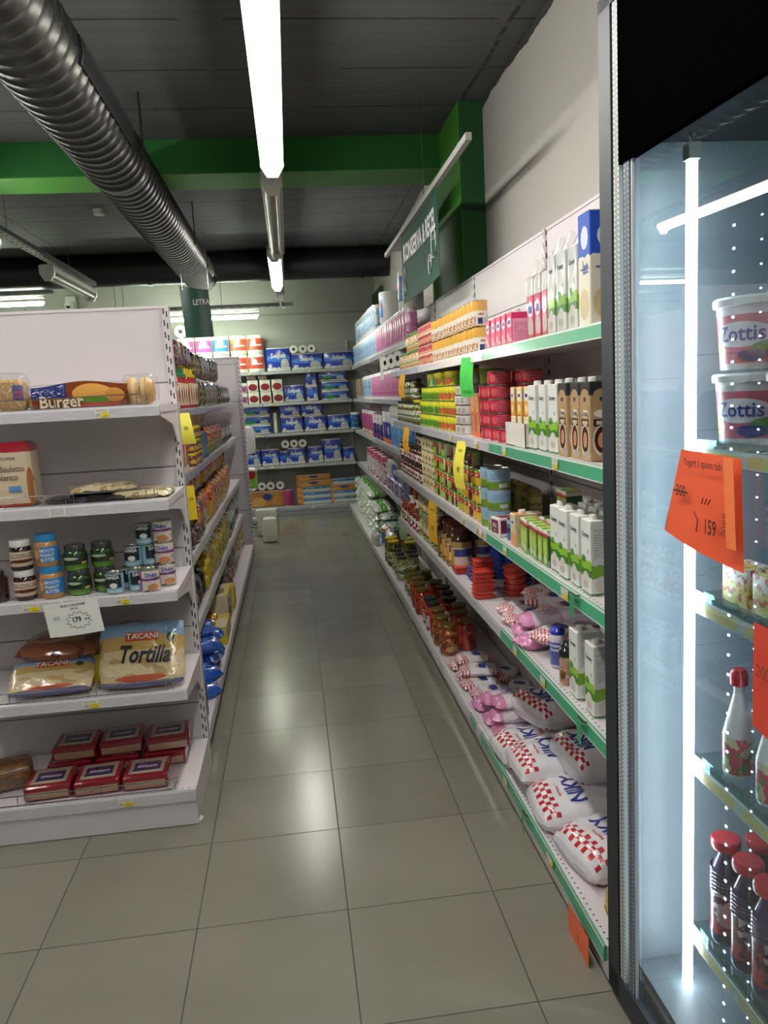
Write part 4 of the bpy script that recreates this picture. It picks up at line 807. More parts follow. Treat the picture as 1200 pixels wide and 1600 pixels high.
def tub(nm, mat, w, h, rnd=False):
    m = MB()
    if rnd: m.lathe([(0, 0), (w * .42, 0), (w * .45, h * .7), (w * .5, h * .75), (w * .5, h), (w * .46, h), (w * .46, h * .98), (0, h * .96)], mat, 24)
    else: m.box(-w * .44, w * .44, -w * .44, w * .44, 0, h * .72, mat, bev=w * .1); m.box(-w / 2, w / 2, -w / 2, w / 2, h * .7, h, mat, bev=.004)
    return Kind(nm, 'plastic tub', [('tub', m)])
rs = tub('square_tub', RTB, .095, .019); rb = tub('round_tub', BTB, .135, .022, True); rr_ = tub('round_red_tub', RTB, .11, .028, True); fb = tub('flat_blue_tub', BTB, .10, .022)
def stack(k, x, y, z, n, h, what, grp):
    for i in range(n): k.put((x + random.uniform(-.002, .002), y, z + i * h), RZR + random.uniform(-.05, .05), '%s, %s from bottom, right second shelf' % (what, ORD[i]), grp)
stack(rs, .845, 3.50, .73, 7, .019, 'square red tub in stack nearest shelf edge', 'red square tubs'); stack(rs, .88, 3.64, .73, 8, .019, 'square red tub in stack behind', 'red square tubs')
stack(rs, .86, 4.02, .73, 2, .019, 'lone square red tub by mushroom jars', 'red square tubs by jars'); stack(fb, .90, 3.84, .73, 3, .022, 'flat blue tub beside red stacks', 'flat blue tubs')
stack(rb, 1.04, 3.86, .73, 8, .022, 'round blue tub in left tall stack', 'round blue tubs'); stack(rb, 1.07, 3.68, .73, 7, .022, 'round blue tub in right tall stack', 'round blue tubs')
stack(rr_, 1.0, 3.50, .73, 5, .028, 'round red tub in stack before blue ones', 'round red tubs')
RCK = '#b8242e'
SBM = art('small_sugar_bag', '#dcd8da', [('check', 0, .26, 0, 1, 22, 14, RCK), ('rect', .5, .68, .25, .75, '#2c3684', .02), ('rect', .44, .5, .3, .6, '#c79a3a'), ('check', .86, 1, 0, 1, 22, 14, RCK), ('lines', .72, .84, .2, .8, 14, '#8a8aa0')], .3, coat=.5, bump=.5, bs=30)
PKB = art('pink_sugar_bag', '#d9cfd8', [('rect', 0, .24, 0, 1, '#d084ae', .05), ('bars', .48, .78, .2, .8, 40, '#6a5aa0'), ('ell', .4, .75, .07, .12, '#8a5a4a', .2), ('rect', .9, 1, 0, 1, '#cf84ab', .05)], .3, coat=.6, bump=.6, bs=30)
sb = pouch('small_flour_bag', SBM, .21, .125, .045, 5, 'flour bag', 14, True, wr=.2); pb = pouch('pink_sugar_bag', PKB, .21, .125, .05, 9, 'sugar bag', 14, True, wr=.2)
HE = [(.95, 3.20, 0, .2, 's'), (1.05, 3.12, 0, -.5, 's'), (.93, 3.05, 0, .35, 's'), (1.08, 3.26, .0, .6, 's'), (.94, 3.08, .05, -.3, 's'), (1.05, 2.96, .0, .3, 's'),
      (.93, 2.90, 0, .1, 'p'), (1.06, 2.84, .05, -.4, 'p'), (.90, 2.78, .0, .7, 'p'), (.94, 2.86, .055, -.1, 'p'), (1.05, 2.72, 0, .2, 'p'), (.93, 2.68, .0, .9, 's'), (1.04, 2.60, .04, .3, 'p'), (1.07, 2.45, .0, .1, 's'), (1.06, 2.32, .0, .6, 'p')]
posw = ['farthest by the tubs', 'second beside the far one', 'third, near shelf edge', 'fourth, at the back', 'fifth, lying on top', 'sixth, behind pink bags', 'first by checkered bags', 'second, leaning on others', 'third, by blue-capped bottle', 'fourth, on top of pile', 'fifth, behind blue cap', 'next to blue-capped bottle', 'sixth, behind brown bottles', 'at back behind brown bottles', 'behind the green-leaf cartons']
for i_, ((x, y, dz, a, k), pw) in enumerate(zip(HE, posw)): (sb if k == 's' else pb).put((x - .01, y, .732 + (.0, .05)[i_ % 2]), a * .6, '%s, %s, right second shelf' % ('small checkered white bag' if k == 's' else 'crumpled pink bag', pw), 'bags heaped on second shelf')
bw = MB().lathe([(0, 0), (.025, 0), (.028, .006), (.028, .10), (.024, .118), (.018, .124)], [pm('bottle_white', '#d4d2d4', .3, coat=.4)] * 2 + [art('bottle_white_label', '#cfcdd4', [('rect', .3, .75, .1, .9, '#5560a8', .03), ('lines', .3, .75, .5, .9, 8, '#d9d9e8')], .3, coat=.4)] + [pm('bottle_white', '#d4d2d4', .3, coat=.4)] * 2, 20)
Kind('salt_bottle', 'bottle', [('bottle', bw), ('cap', MB().lathe([(.024, .118), (.026, .12), (.026, .132), (.018, .143), (0, .146)], pm('cap_blue', '#2436b4', .3, coat=.5), 20))]).put((.87, 2.53, .731), RZR, 'white bottle with round blue cap on right second shelf')
bb = MB().lathe([(0, 0), (.021, 0), (.023, .005), (.023, .08), (.018, .095), (.017, .1)], art('drink_brown_label', '#b08a70', [('rect', .3, .5, .1, .9, '#4a4640'), ('ell', .6, .4, .08, .2, '#6a3a2a', .3), ('spots', 8, .6, '#d9b8a0')], .3, coat=.4), 18)
bk_ = Kind('syrup_bottle', 'bottle', [('bottle', bb), ('cap', MB().lathe([(.019, .094), (.023, .096), (.024, .105), (.023, .117), (.016, .124), (0, .126)], pm('cap_dark_green', '#17231f', .2, coat=.8), 18))])
row(bk_, [(.845, 2.37), (.87, 2.42), (.89, 2.37), (.92, 2.43)], .731, 'small brown bottle with dark cap', R2, 'small brown bottles', 1, 0, RZR)
row(GK, [(.86, 2.26), (.86, 2.12), (.955, 2.24)], .73, 'white carton with green leaves', R2, 'green-leaf cartons second shelf', 1, 0, RZR)
# --- right rack, deck
RD = 'right bottom shelf'
RJ = art('red_peppers', '#8c1e14', [('spots', 4, .5, '#b03a1e'), ('spots', 7, .62, '#c98a3a')], .15, coat=1.0); RJ2 = art('pepper_stew', '#9c5a22', [('spots', 4, .5, '#7c2a14'), ('spots', 6, .58, '#c08a3c')], .15, coat=1.0)
GLD = pm('lid_gold_dark', '#94803a', .28, .8); LBR2 = art('pepper_jar_label', '#d6d3cc', [('ell', .42, .4, .12, .3, '#9c2a2a', .4), ('rect', .3, .6, .75, .9, '#8a2a2a'), ('lines', .64, .8, .1, .9, 16, '#7a7a7a')], .4)
j1 = jar('pepper_jar', RJ, GLD, None, .056, .185); j2 = jar('mixed_pickle_jar', RJ2, GLD, None, .056, .185)
for kk in (j1, j2): kk.parts.append(('paper_label', MB().sheet(lambda u, v: (.0572 * math.sin(-2.1 + 1.9 * u), -.0572 * math.cos(-2.1 + 1.9 * u), .02 + .09 * v), 12, 1, LBR2, .0004).mesh('paper_label'), []))
row(j2, [(.845, 4.44), (.845, 4.62)], .135, 'big orange pepper jar with gold lid', RD, 'gold-lidded orange pepper jars', 1, 0, RZR)
row(j1, [(.85, 4.78), (.975, 4.50), (.98, 4.68), (1.0, 4.85)], .135, 'big red pepper jar with gold lid', RD, 'gold-lidded red pepper jars', 1, 0, RZR)
jb_ = jar('black_lid_pepper_jar', RJ, CAPB, LBR2, .056, .185)
row(jb_, [(.85, 4.94), (.855, 5.08), (.98, 5.02), (.99, 5.18), (1.0, 5.34)], .135, 'red pepper jar with black lid', RD, 'black-lidded pepper jars', 1, 0, RZR)
row(j1, [(.845, 5.33), (.85, 5.50), (.86, 5.66), (.98, 5.52)], .135, 'red pepper jar, gold lid, far group', RD, 'far gold-lidded pepper jars', 1, 0, RZR)
jg2 = jar('green_pickle_jar', PKJ, GLD, LBG, .05, .175); jd2 = jar('green_pickle_jar_black_lid', GKJ, CAPB, LBW, .052, .19)
row(jg2, [(.855, 5.84), (.86, 5.98), (.97, 5.9)], .135, 'green pickle jar with gold lid', RD, 'gold-lidded green jars', 1, 0, RZR)
row(jd2, [(.86, 6.45), (.86, 6.62), (.86, 6.8), (.97, 6.5), (.97, 6.7)], .125, 'brown-green pickle jar with black lid', RD, 'black-lidded pickle jars', 1, 0, RZR)
jy2 = jar('yellow_lid_pickle_jar', PKJ, YL, LBW, .062, .23)
row(jy2, [(.86, 7.0), (.86, 7.18), (1.0, 6.9), (1.0, 7.1)], .125, 'tall pickle jar with yellow lid', RD, 'yellow-lidded tall jars', 1, 0, RZR)
# small checkered bags, pink bags and the big sugar bags on the deck
NV = pm('print_navy_bold', '#2a3580', .35); RD_ = pm('print_red', '#c22a34', .4); GY = pm('print_grey', '#8a8a96', .4)
for i, (x, y, dz, a) in enumerate([(.90, 4.18, 0, .1), (.90, 4.0, 0, -.1), (.92, 4.12, .055, .15), (.90, 3.88, .0, .1), (.91, 3.94, .05, -.15), (1.06, 3.98, 0, .9), (1.08, 3.75, .0, 1.2), (.92, 3.74, 0, .05)]):
    sb.put((x, y, .137 + dz), a, 'small checkered white bag by the jars, %s, right bottom shelf' % ['farthest', 'second', 'third, on top', 'fourth', 'fifth, on top', 'sixth, behind', 'seventh, behind', 'nearest'][i], 'small checkered bags on bottom shelf')
for i, (x, y, dz, a) in enumerate([(.90, 3.60, 0, .1), (.91, 3.42, .0, -.05), (.92, 3.52, .06, .1), (.92, 3.28, 0, .08), (.92, 3.32, .058, -.1), (.93, 3.34, .115, .05)]):
    pb.put((x, y, .137 + dz), a, 'pink topped bag, %s, right bottom shelf' % ['farthest', 'second', 'third, upper', 'nearest at bottom', 'nearest in middle', 'nearest on top'][i], 'pink bags on bottom shelf')
BGM = art('big_sugar_bag', '#e2dfe2', [('check', .05, .20, .03, .97, 20, 14, RCK), ('rect', .0, .02, 0, 1, '#cfcbd0')], .26, coat=.6, bump=.35, bs=14)
def bigbag(seed, w=.34, d=.27, h=.12):
    m = MB(); f = m.pillow(w, d, h, BGM, seed, 34, .17, px=4.2)
    # words run away from the camera, tops towards the aisle
    def word(s_, size, cx, cy, mat, sx=.8, bold=.02): m.text(s_, size, None, mat, bold, sx=sx, fn=lambda X, Y: f(cx - Y, cy + X))
    word('NIKY', .085, -.025, -.01, NV, .85, .03); word('sheqer', .036, .03, .03, RD_, .8, .01); word('Sheqer kristal', .014, -.085, -.02, RD_); word('neto', .012, .06, .0, GY); word('* *', .03, -.09, .09, GY)
    return Kind('large_sugar_bag', 'sugar bag', [('bag', m)])
for i, (x, y, dz, a, sd) in enumerate([(.945, 3.06, .0, .06, 2.2), (.95, 2.82, .05, .0, 4.7), (.955, 2.57, .0, -.06, 8.1), (.975, 2.29, 0, .2, 11.6)]):
    bigbag(sd, *((.36, .27, .10), (.37, .28, .105), (.36, .28, .11), (.36, .27, .115))[i]).put((x, y, .138 + dz), a, 'large white sugar bag with red checkers and NIKY, %s in row' % ['farthest', 'third from the cooler', 'second from the cooler', 'nearest the cooler'][i], 'large sugar bags on bottom shelf')
for i, (x, y, a, sd, z_) in enumerate([(1.04, 3.20, .3, 3.1, .235), (1.04, 2.70, .1, 6.3, .245)]): bigbag(sd, .22, .3, .12).put((x, y, z_), a, 'large white sugar bag lying behind the front row, %s one' % ('farther', 'nearer')[i], 'large sugar bags behind')
SPG = pm('sponge_tan', '#c2a052', .8, var=.15, vs=30, bump=1.0, bs=90)
def rockm():
    m = MB(); P_ = []
    for i in range(9):
        a = PI * i / 8; P_.append((max(.0005, .055 * math.sin(a) * (1 + .12 * math.sin(3 * a))), .05 * (1 - math.cos(a))))
    m.lathe(P_, SPG, 16, sx=1.2, sy=.8)
    m.v = [(x * (1 + .15 * mnoise.noise(Vector((x * 22, y * 22, z * 22)))), y * (1 + .2 * mnoise.noise(Vector((x * 20, y * 20, z * 20 + 5)))), z) for x, y, z in m.v]; return m
Kind('ginger_root', 'root', [('root', rockm())]).put((.87, 2.02, .136), .6, 'knobbly tan root or sponge on right bottom shelf beside the cooler')
# ------------------------------------------------------------------ hanging price slips
def slip(x, y, z, w, h, rz, mat, label, curl=.02, lines=2, txt=()):
    t_ = empty('price_slip', (x, y, z), rz, label, 'price slip')
    fn = lambda u, v: (-w / 2 + w * u + curl * .4 * (1 - v) ** 2, -.004 - curl * math.sin((1 - v) * 2.2), -h + h * v)
    build('paper', MB().sheet(fn, 4, 8, mat, .0005), t_)
    for i, (s_, sz, vv) in enumerate(txt): build('lettering', MB().text(s_, sz, None, INK, .0, sx=.7, fn=lambda X, Y: (lambda p: (p[0], p[1] - .0012, p[2]))(fn(.5 + X / w, vv + Y / h))), t_)
YP = pm('paper_yellow', '#e6dc4a', .6); YO = pm('paper_amber', '#e0a92a', .6); GP = pm('paper_green', '#3fc24a', .6); GPL = pm('paper_pale_green', '#b5d6a4', .6); OP = pm('paper_orange', '#dd6a40', .6); WP = pm('paper_white', '#dcdcd6', .6)
slip(.79, 3.38, 1.845, .085, .17, RZR + .5, GP, 'bright green price slip hanging from right top shelf', txt=(('i', .03, .5), ('199 LEKE', .02, .12)))
slip(.79, 5.35, 1.83, .09, .16, RZR + .3, YO, 'amber price slip hanging from top shelf below the jars', txt=(('79', .03, .4),))
slip(.79, 5.28, 1.47, .09, .17, RZR + .3, YO, 'amber price slip hanging under olive jars, right fourth shelf', txt=(('99', .03, .4),))
slip(.79, 3.56, 1.47, .10, .22, RZR + .25, YP, 'large yellow price slip hanging below orange bean boxes', .03, txt=(('FAMA', .02, .8), ('89', .04, .4)))
slip(.79, 4.42, 1.07, .10, .24, RZR + .3, YO, 'long amber price slip hanging from right third shelf', .01, txt=(('TUNA 160', .02, .8), ('120', .04, .35)))
slip(.915, 6.5, .70, .14, .25, RZR + .35, GPL, 'pale green price slip over the dark blue box', .03, txt=(('x', .04, .7),))
slip(.915, 7.6, 2.05, .05, .22, RZR + .5, WP, 'narrow white slip hanging from the far top shelf', .0, txt=(('0', .02, .8),))
slip(.762, 2.075, .098, .17, .19, RZR, OP, 'orange price slip hanging off the right bottom shelf edge to floor', .0, txt=(('y', .04, .7), ('z', .04, .3)))
slip(-.55, 4.15, 1.665, .065, .16, .3, YP, 'pale yellow slip hanging from left rack top shelf', .04, txt=(('89', .03, .5),))
slip(-.55, 4.12, 1.29, .05, .18, .3, pm('paper_yellow_deep', '#e0c61a', .6), 'deep yellow slip hanging from left rack second shelf', .01, txt=(('139', .03, .6),))
for x, y, z, lab in ((.764, 2.62, .13, 'bottom'), (.79, 2.09, .725, 'second'), (.79, 2.13, 1.095, 'third')):
    t_ = empty('zip_tie', (x, y, z), RZR, 'black tie and green tape flap on edge of right %s shelf' % lab, 'tie')
    build('tie', MB().tube([(-.03, -.004, .004), (-.01, -.008, .01), (.01, -.006, .006), (.03, .0, .01)], .0025, CAPB), t_)
    build('tape_flap', MB().sheet(lambda u, v: (-.02 + .05 * u, -.012 - .006 * u, -.06 + .06 * v), 2, 3, pm('tape_green', '#1f8f5a', .4), .0005), t_)
# ------------------------------------------------------------------ far right racks: paper goods
def roll(name, mat, r, h, cat='paper roll', seg=20):
    cr = pm('roll_core', '#8a7a66', .8); b = MB().lathe([(r * .3, .004), (r * .94, 0), (r, .01), (r, h - .012), (r * .93, h), (r * .3, h - .003), (r * .28, h - .02)], [W_, W_, mat, mat, W_, cr], seg)
    return Kind(name, cat, [('roll', b)])
def lyroll(name, r, w, mat=None):
    m = MB(); m.M = Matrix.Translation((0, w / 2, r)) @ Matrix.Rotation(PI / 2, 4, 'X'); cr = pm('roll_core_dark', '#4f463a', .8)
    m.lathe([(r * .32, .02), (r * .34, 0), (r * .94, 0), (r, .01), (r, w - .01), (r * .94, w), (r * .34, w), (r * .32, w - .02), (0, w - .02)], [cr, W_, W_, mat or W_, W_, W_, cr, cr], 22); return Kind(name, 'paper roll', [('roll', m)])
PNK = art('towel_pink', '#dfd9dc', [('rect', 0, 1, .1, .88, '#c97aa6', .02), ('rect', .3, .42, .1, .88, '#dca9c4'), ('rect', .62, .7, .1, .88, '#e2bfd2'), ('spots', 14, .55, '#b4608f', 0, 1, .15, .6)], .25, coat=.6)
LBU = art('towel_light_blue', '#dfe2e2', [('rect', 0, 1, .12, .85, '#8fb4d2', .02), ('rect', .3, .4, .1, .9, '#dfe9f0'), ('rect', .6, .72, .1, .9, '#c6d9d2'), ('spots', 12, .56, '#4f86c0', 0, 1, .15, .7)], .25, coat=.6)
BIGW = art('towel_white_label', '#e4e3de', [('rect', .36, .62, .2, .85, '#5a88c4', .04), ('ell', .5, .6, .08, .12, '#c43a4a', .2)], .4, coat=.2)
rp = roll('kitchen_roll', PNK, .06, .27); rl = roll('kitchen_roll_blue', LBU, .06, .27); rw = roll('large_paper_roll', BIGW, .105, .30)
FA, FB, FC, FD, FZ = 'far right top shelf', 'far right second shelf', 'far right middle shelf', 'far right lower shelf', 'far right bottom shelf'
row(rp, ln(1.0, 6.30, 8.2, 15), 2.092, 'pink wrapped paper towel roll', FA, 'pink towel rolls on far top shelf', 1, 0, RZR)
row(rl, ln(1.0, 8.4, 11.1, 20), 2.092, 'pale blue wrapped towel roll', FA, 'pale blue towel rolls on far top shelf', 1, 0, RZR)
row(rw, [(1.04, 6.42), (1.04, 7.7)], 2.365, 'large white paper roll on top of pink rolls', FA, 'large rolls on far top shelf', 1, 0, RZR)
row(rl, ln(1.0, 8.5, 10.6, 13), 2.365, 'pale blue towel roll in upper layer', FA, 'upper pale blue towel rolls', 1, 0, RZR)
row(rp, ln(1.0, 6.30, 8.9, 20), 1.642, 'pink wrapped paper towel roll', FB, 'pink towel rolls on far second shelf', 1, 0, RZR)
row(rl, ln(1.0, 9.05, 9.9, 7), 1.642, 'blue wrapped paper towel roll', FB, 'blue towel rolls on far second shelf', 1, 0, RZR)
MIX = [pack('tissue_box_' + n, art('tissue_' + n, c, [('rect', 0, 1, .0, .12, WHI), ('spots', 6, .55, c2)], .3, coat=.4), .12, .12, .26, bev=.01) for n, c, c2 in (('yellow', '#d2ae2e', '#6a3f86'), ('dark', '#4a2428', '#d8c9a0'), ('cream', '#d8d2bd', '#8a3a4a'))]
for i, y in enumerate((10.05, 10.22, 10.39, 10.56, 10.73, 10.9)): MIX[(0, 1, 0, 2, 1, 2)[i]].put((1.0, y, 1.642), RZR, '%s tall tissue pack, %s past blue rolls, far right second shelf' % (('yellow', 'dark', 'yellow', 'cream', 'dark', 'cream')[i], ORD[i]), 'mixed tissue packs in the corner')
lr = lyroll('toilet_roll_lying', .06, .11); lrb = lyroll('large_roll_lying', .068, .22, BIGW)
row(lrb, [(1.02, 6.6), (1.02, 7.05), (1.02, 7.5)], 1.915, 'white roll lying on the pink rolls', FB, 'rolls lying on the second shelf', 1, 0, RZR + .5)
BBL = art('pack_sky_blue', '#dfe2e0', [('rect', 0, 1, .08, .72, '#4f93cf', .02), ('spots', 8, .6, '#9cc4e4', 0, 1, .1, .7)], .25, coat=.5)
row(pack('napkin_pack_blue', BBL, .13, .14, .27, bev=.02), ln(1.0, 6.35, 7.25, 7), 1.202, 'sky blue and white paper pack', FC, 'sky blue packs', 1, 0, RZR)
row(lr, ln(1.0, 6.5, 7.35, 7), 1.475, 'white roll lying above sky blue packs', FC, 'rolls above sky blue packs', 1, 0, RZR + 1.2)
PUR = art('pack_purple_orange', '#e2dfdc', [('rect', 0, 1, .16, .66, '#3a2a92', .03), ('rect', 0, 1, 0, .16, '#de7a1e', .03), ('ell', .3, .4, .2, .16, '#dcdcf0', .4)], .25, coat=.5)
row(pack('napkin_pack_purple', PUR, .12, .12, .32, bev=.02), [(1.0, 7.5), (1.0, 7.75), (1.0, 8.0)], 1.202, 'white purple and orange pack', FC, 'purple and orange packs', 1, 0, RZR)
PBW = art('pack_dark_blue', '#dcdad8', [('rect', 0, 1, 0, .6, '#2a2f6a', .03), ('spots', 7, .58, '#c44a86')], .25, coat=.4); MGT = art('pack_magenta', '#d9d0d2', [('rect', 0, 1, .2, .85, '#b8447c', .05), ('ell', .4, .4, .2, .2, '#3a2a62', .3), ('rect', 0, 1, 0, .12, '#e0b08a')], .25, coat=.4)
row(pack('pads_pack_blue', PBW, .14, .12, .28), [(1.0, 8.3), (1.0, 8.6), (1.0, 8.9)], 1.202, 'dark blue and white pads pack', FC, 'dark blue pads packs', 1, 0, RZR)
row(pack('pads_pack_magenta', MGT, .15, .12, .30), [(1.0, 9.25), (1.0, 9.6), (1.0, 9.95), (1.0, 10.3)], 1.202, 'magenta and white pads pack', FC, 'magenta pads packs', 1, 0, RZR)
row(pack('pads_pack_white', art('pack_red_white', '#dedad8', [('spots', 5, .55, '#a83a5a'), ('rect', 0, 1, .8, 1, '#b8305a')], .3, coat=.4), .16, .13, .30), [(1.0, 8.3), (1.0, 8.65), (1.0, 9.0), (1.0, 9.4), (1.0, 9.8)], .732, 'white and crimson pads pack', FD, 'crimson pads packs', 1, 0, RZR)
t_ = empty('display_box', (1.03, 7.7, .733), RZR, 'grey card display box with dark blue oval reading paloma, far right lower shelf', 'display box')
build('box', MB().box(-.42, .30, -.05, .12, 0, .29, art('card_grey', '#a9a6a0', [], .5), bev=.004), t_)
m = MB(); m.lathe([(0, 0), (1, 0), (1, .004), (0, .004)], NAV, 28, sx=.21, sy=.075); m.v = [(x + .16, -.052 - z, y + .20) for x, y, z in m.v]; m.f = [f[::-1] for f in m.f]; build('oval_badge', m, t_)
build('lettering', MB().text('paloma', .085, FM(.165, -.0565, .205), pm('print_pale', '#c9d2e4'), .02, sx=.85), t_)
VIO = art('pack_violet', '#6a5a92', [('spots', 6, .52, '#c9c2d8'), ('spots', 9, .6, '#c48a5a')], .25, coat=.5)
row(pouch('pads_pouch_violet', VIO, .11, .15, .04, 4), ln(.952, 6.9, 7.9, 8), .732, 'small violet pads pouch', FD, 'violet pads pouches', 1, 0, RZR)
DKB = art('pack_navy_box', '#27357e', [('rect', .55, .85, .12, .45, '#8fa0c4'), ('bars', .58, .82, .14, .28, 50, '#22306e'), ('rect', 0, .25, 0, 1, '#4f82b8'), ('spots', 9, .64, '#5a78b4')], .35)
row(pack('napkin_box_navy', DKB, .2, .16, .34, bev=.008, cat='box'), [(1.0, 6.30), (1.0, 6.53)], .732, 'dark blue box behind green price slip', FD, 'dark blue boxes', 1, 0, RZR)
GWP = art('diaper_pack_green', '#cfd6c6', [('rect', 0, 1, .3, .62, '#4f9a2c', .2, 4.0), ('spots', 7, .6, '#e2e6da'), ('rect', 0, .08, 0, 1, '#c9a2aa'), ('rect', .1, .16, .3, .7, '#c42a5a')], .3, coat=.4)
GWD = art('pads_pack_dark_green', '#b9c2b8', [('spots', 5, .54, '#3a5f50'), ('rect', 0, 1, .1, .3, '#cfd4cc'), ('lines', .2, .8, .12, .28, 20, '#5a5f6a')], .3, coat=.4)
row(pouch('diaper_pack', GWP, .32, .24, .08, 6, 'pads pack', 10, True), ln(.96, 8.6, 10.9, 8), .123, 'green and white flat pack', FZ, 'green and white packs', [4, 4, 5, 5, 5, 5, 5, 5], .088, RZR + .02, jr=.1)
row(pouch('wipes_pack', GWD, .30, .22, .065, 8, 'pads pack', 10, True), ln(1.0, 8.05, 8.35, 3), .123, 'grey and dark green flat pack', FZ, 'dark green packs', [3, 3, 4], .072, RZR + .05, jr=.12)
TWB = art('bag_wood_blue', '#b07a3a', [('rect', 0, 1, .25, .72, '#3a74b8', .08), ('rect', 0, 1, 0, .25, '#dfe2dc', .04), ('spots', 9, .6, '#7a4a24', 0, 1, .7, 1)], .25, coat=.7)
row(pouch('charcoal_bag', TWB, .17, .26, .10, 12, 'bag', 10), [(.90, 7.80)], .123, 'orange blue and white bag', FZ, None, 1, 0, RZR + .3)
CRM = art('bag_crimson', '#a8224c', [('rect', 0, .25, 0, 1, '#2f6a4a'), ('rect', 0, 1, .8, 1, '#dde0da'), ('ell', .6, .2, .06, .04, '#e8c0cc')], .2, coat=.8)
row(pouch('napkin_bag', CRM, .16, .26, .09, 14, 'bag', 10), [(.88, 7.42), (.90, 7.60), (1.03, 7.55)], .123, 'crimson and green bag beside yellow-lidded jars', FZ, 'crimson bags', 1, 0, RZR + .1)
row(pouch('cotton_pack', art('cotton_white', '#cfd0ca', [('spots', 5, .62, '#3a3a3a')], .3, coat=.5), .10, .12, .06, 15, 'pads pack'), [(.80, 8.0), (.80, 8.14)], .123, 'small crumpled white pack at shelf edge', FZ, 'small white packs', 1, 0, RZR)
# ------------------------------------------------------------------ back wall racks
BK = 'back wall'
def tl(name, c1, c2=None): return roll(name, art(name + '_print', '#e3e2d2', [('rect', .30, .70, .2, .82, c1, .03), ('ell', .47, .55, .05, .16, '#efe6dc', .3), ('rect', .4, .64, .42, .5, '#f0e8e0')] + ([('rect', .36, .52, .6, .78, c2, .03)] if c2 else []), .3, coat=.3), .118, .262, seg=28)
tr1, tpu, tbl, tyr = tl('paper_towel_red', '#c9503f'), tl('paper_towel_purple', '#a84f94'), tl('paper_towel_blue', '#3f82c0'), tl('paper_towel_red_yellow', '#cf5a3a', '#e8a52c')
for t_i in (0, 1):
    for i, (x, k, c) in enumerate(((-1.92, tbl, 'blue'), (-1.66, tbl, 'blue'), (-1.41, tpu, 'purple'), (-1.16, tpu, 'purple'), (-.92, tbl, 'blue'), (-.67, tyr if t_i else tr1, 'red'), (-.43, tr1, 'red'))):
        k.put((x, 11.62, 2.092 + t_i * .264), 0, 'thick paper towel roll with %s label, %s from left, %s tier, back top shelf' % (c, ORD[i], ('lower', 'upper')[t_i]), 'thick paper towels on back top shelf')
row(lyroll('blue_wrapped_roll', .09, .2, art('wrap_blue', '#4a78b8', [('spots', 6, .5, '#c9d4e4')], .3)), [(-1.45, 11.6)], 2.62, 'blue wrapped roll lying on the upper towels', 'back top shelf', None)
SEL = art('selpak_blue', '#1f3fae', [('rect', 0, 1, .5, 1, '#1c2f9a', .25, 3.0), ('ell', .5, .55, .5, .16, '#2f6fd0', .6, 3.0), ('ell', .76, .26, .17, .28, '#c3c4bf', .3), ('ell', .7, .4, .07, .1, '#d8d6cc', .4), ('ell', .14, .22, .08, .1, '#d2d2cc'), ('rect', 0, 1, 0, .1, '#e0dfd6'), ('ell', .1, .09, .1, .08, '#e0dfd6'), ('ell', .3, .09, .1, .08, '#e0dfd6'), ('ell', .5, .09, .1, .08, '#e0dfd6'), ('ell', .7, .09, .1, .08, '#e0dfd6'), ('ell', .9, .09, .1, .08, '#e0dfd6'), ('rect', 0, 1, .96, 1, '#d8d8d2')], .25, coat=.7)
SELG = art('selpak_blue_green', '#1f3a96', [('rect', 0, 1, 0, .16, '#dcdcd2'), ('ell', .3, .3, .2, .2, '#2f8a4a', .4), ('ell', .78, .35, .14, .25, '#b9bab6', .4), ('rect', 0, 1, .88, 1, '#dcdcd2'), ('ell', .5, .6, .4, .14, '#2f6fc0', .6)], .25, coat=.6)
def sp(w, h, n='toilet_roll_pack', mat=SEL, tx=True): return pack('%s' % n, mat, w, .22, h, top=W_, text=('Selpak', min(w * .28, h * .36), .0, h * .66) if tx else None, bev=.018)
s1, s2, s3, s4, s5 = sp(.34, .33), sp(.45, .235), sp(.29, .24), sp(.30, .183), sp(.40, .133, 'toilet_paper_flat_pack', SELG, False)
Yb = 11.62
def put(k, x, z, lab, grp=None, rz=0.0, y=Yb): return k.put((x, y, z), rz, lab, grp)
G1 = 'blue toilet paper packs on back racks'
put(s1, -.11, 2.092, 'tall blue toilet paper pack right of red towels, back top shelf', G1)
put(s2, .30, 2.092, 'wide blue toilet paper pack under three loose rolls, back top shelf', G1); put(s2, .765, 2.092, 'wide blue toilet paper pack nearest the corner, back top shelf', G1)
row(lr, [(.12, 11.56), (.25, 11.56), (.38, 11.56)], 2.33, 'loose white toilet roll end-on', 'back top shelf', 'three loose rolls', end='left')
rbx = pack('tissue_box_red', art('tissue_red', '#dedccb', [('ell', .5, .42, .42, .3, '#8c1f2a', .25), ('lines', .2, .8, .8, .95, 12, '#b09a8a')], .35), .15, .12, .165, bev=.006, cat='tissue box')
pbx = pack('tissue_box_purple', art('tissue_purple', '#dedccb', [('spots', 6, .46, '#8a2a78', 0, 1, .1, .75)], .35), .15, .12, .15, bev=.006, cat='tissue box')
G2 = 'small tissue packs on back second shelf'
row(pbx, [(-.83, 11.52), (-.66, 11.52)], 1.642, 'small purple and white tissue pack', 'back second shelf', G2, 2, .152, end='left')
row(rbx, [(-.50, 11.52), (-.33, 11.52)], 1.642, 'small dark red and white tissue pack', 'back second shelf', G2, 2, .167, end='left')
row(pack('tissue_box_plain', pm('tissue_cream', '#c9c8b4', .5), .13, .12, .075, bev=.006, cat='tissue box'), [(-.52, 11.56), (-.36, 11.56)], 1.978, 'plain cream pack on top of red tissue packs', 'back second shelf', G2, end='left')
put(rbx, -.155, 1.642, 'dark red tissue pack at bottom of taller stack, back second shelf', G2, .1, 11.52); put(rbx, -.16, 1.809, 'dark red tissue pack topmost of taller stack, back second shelf', G2, .05, 11.52)
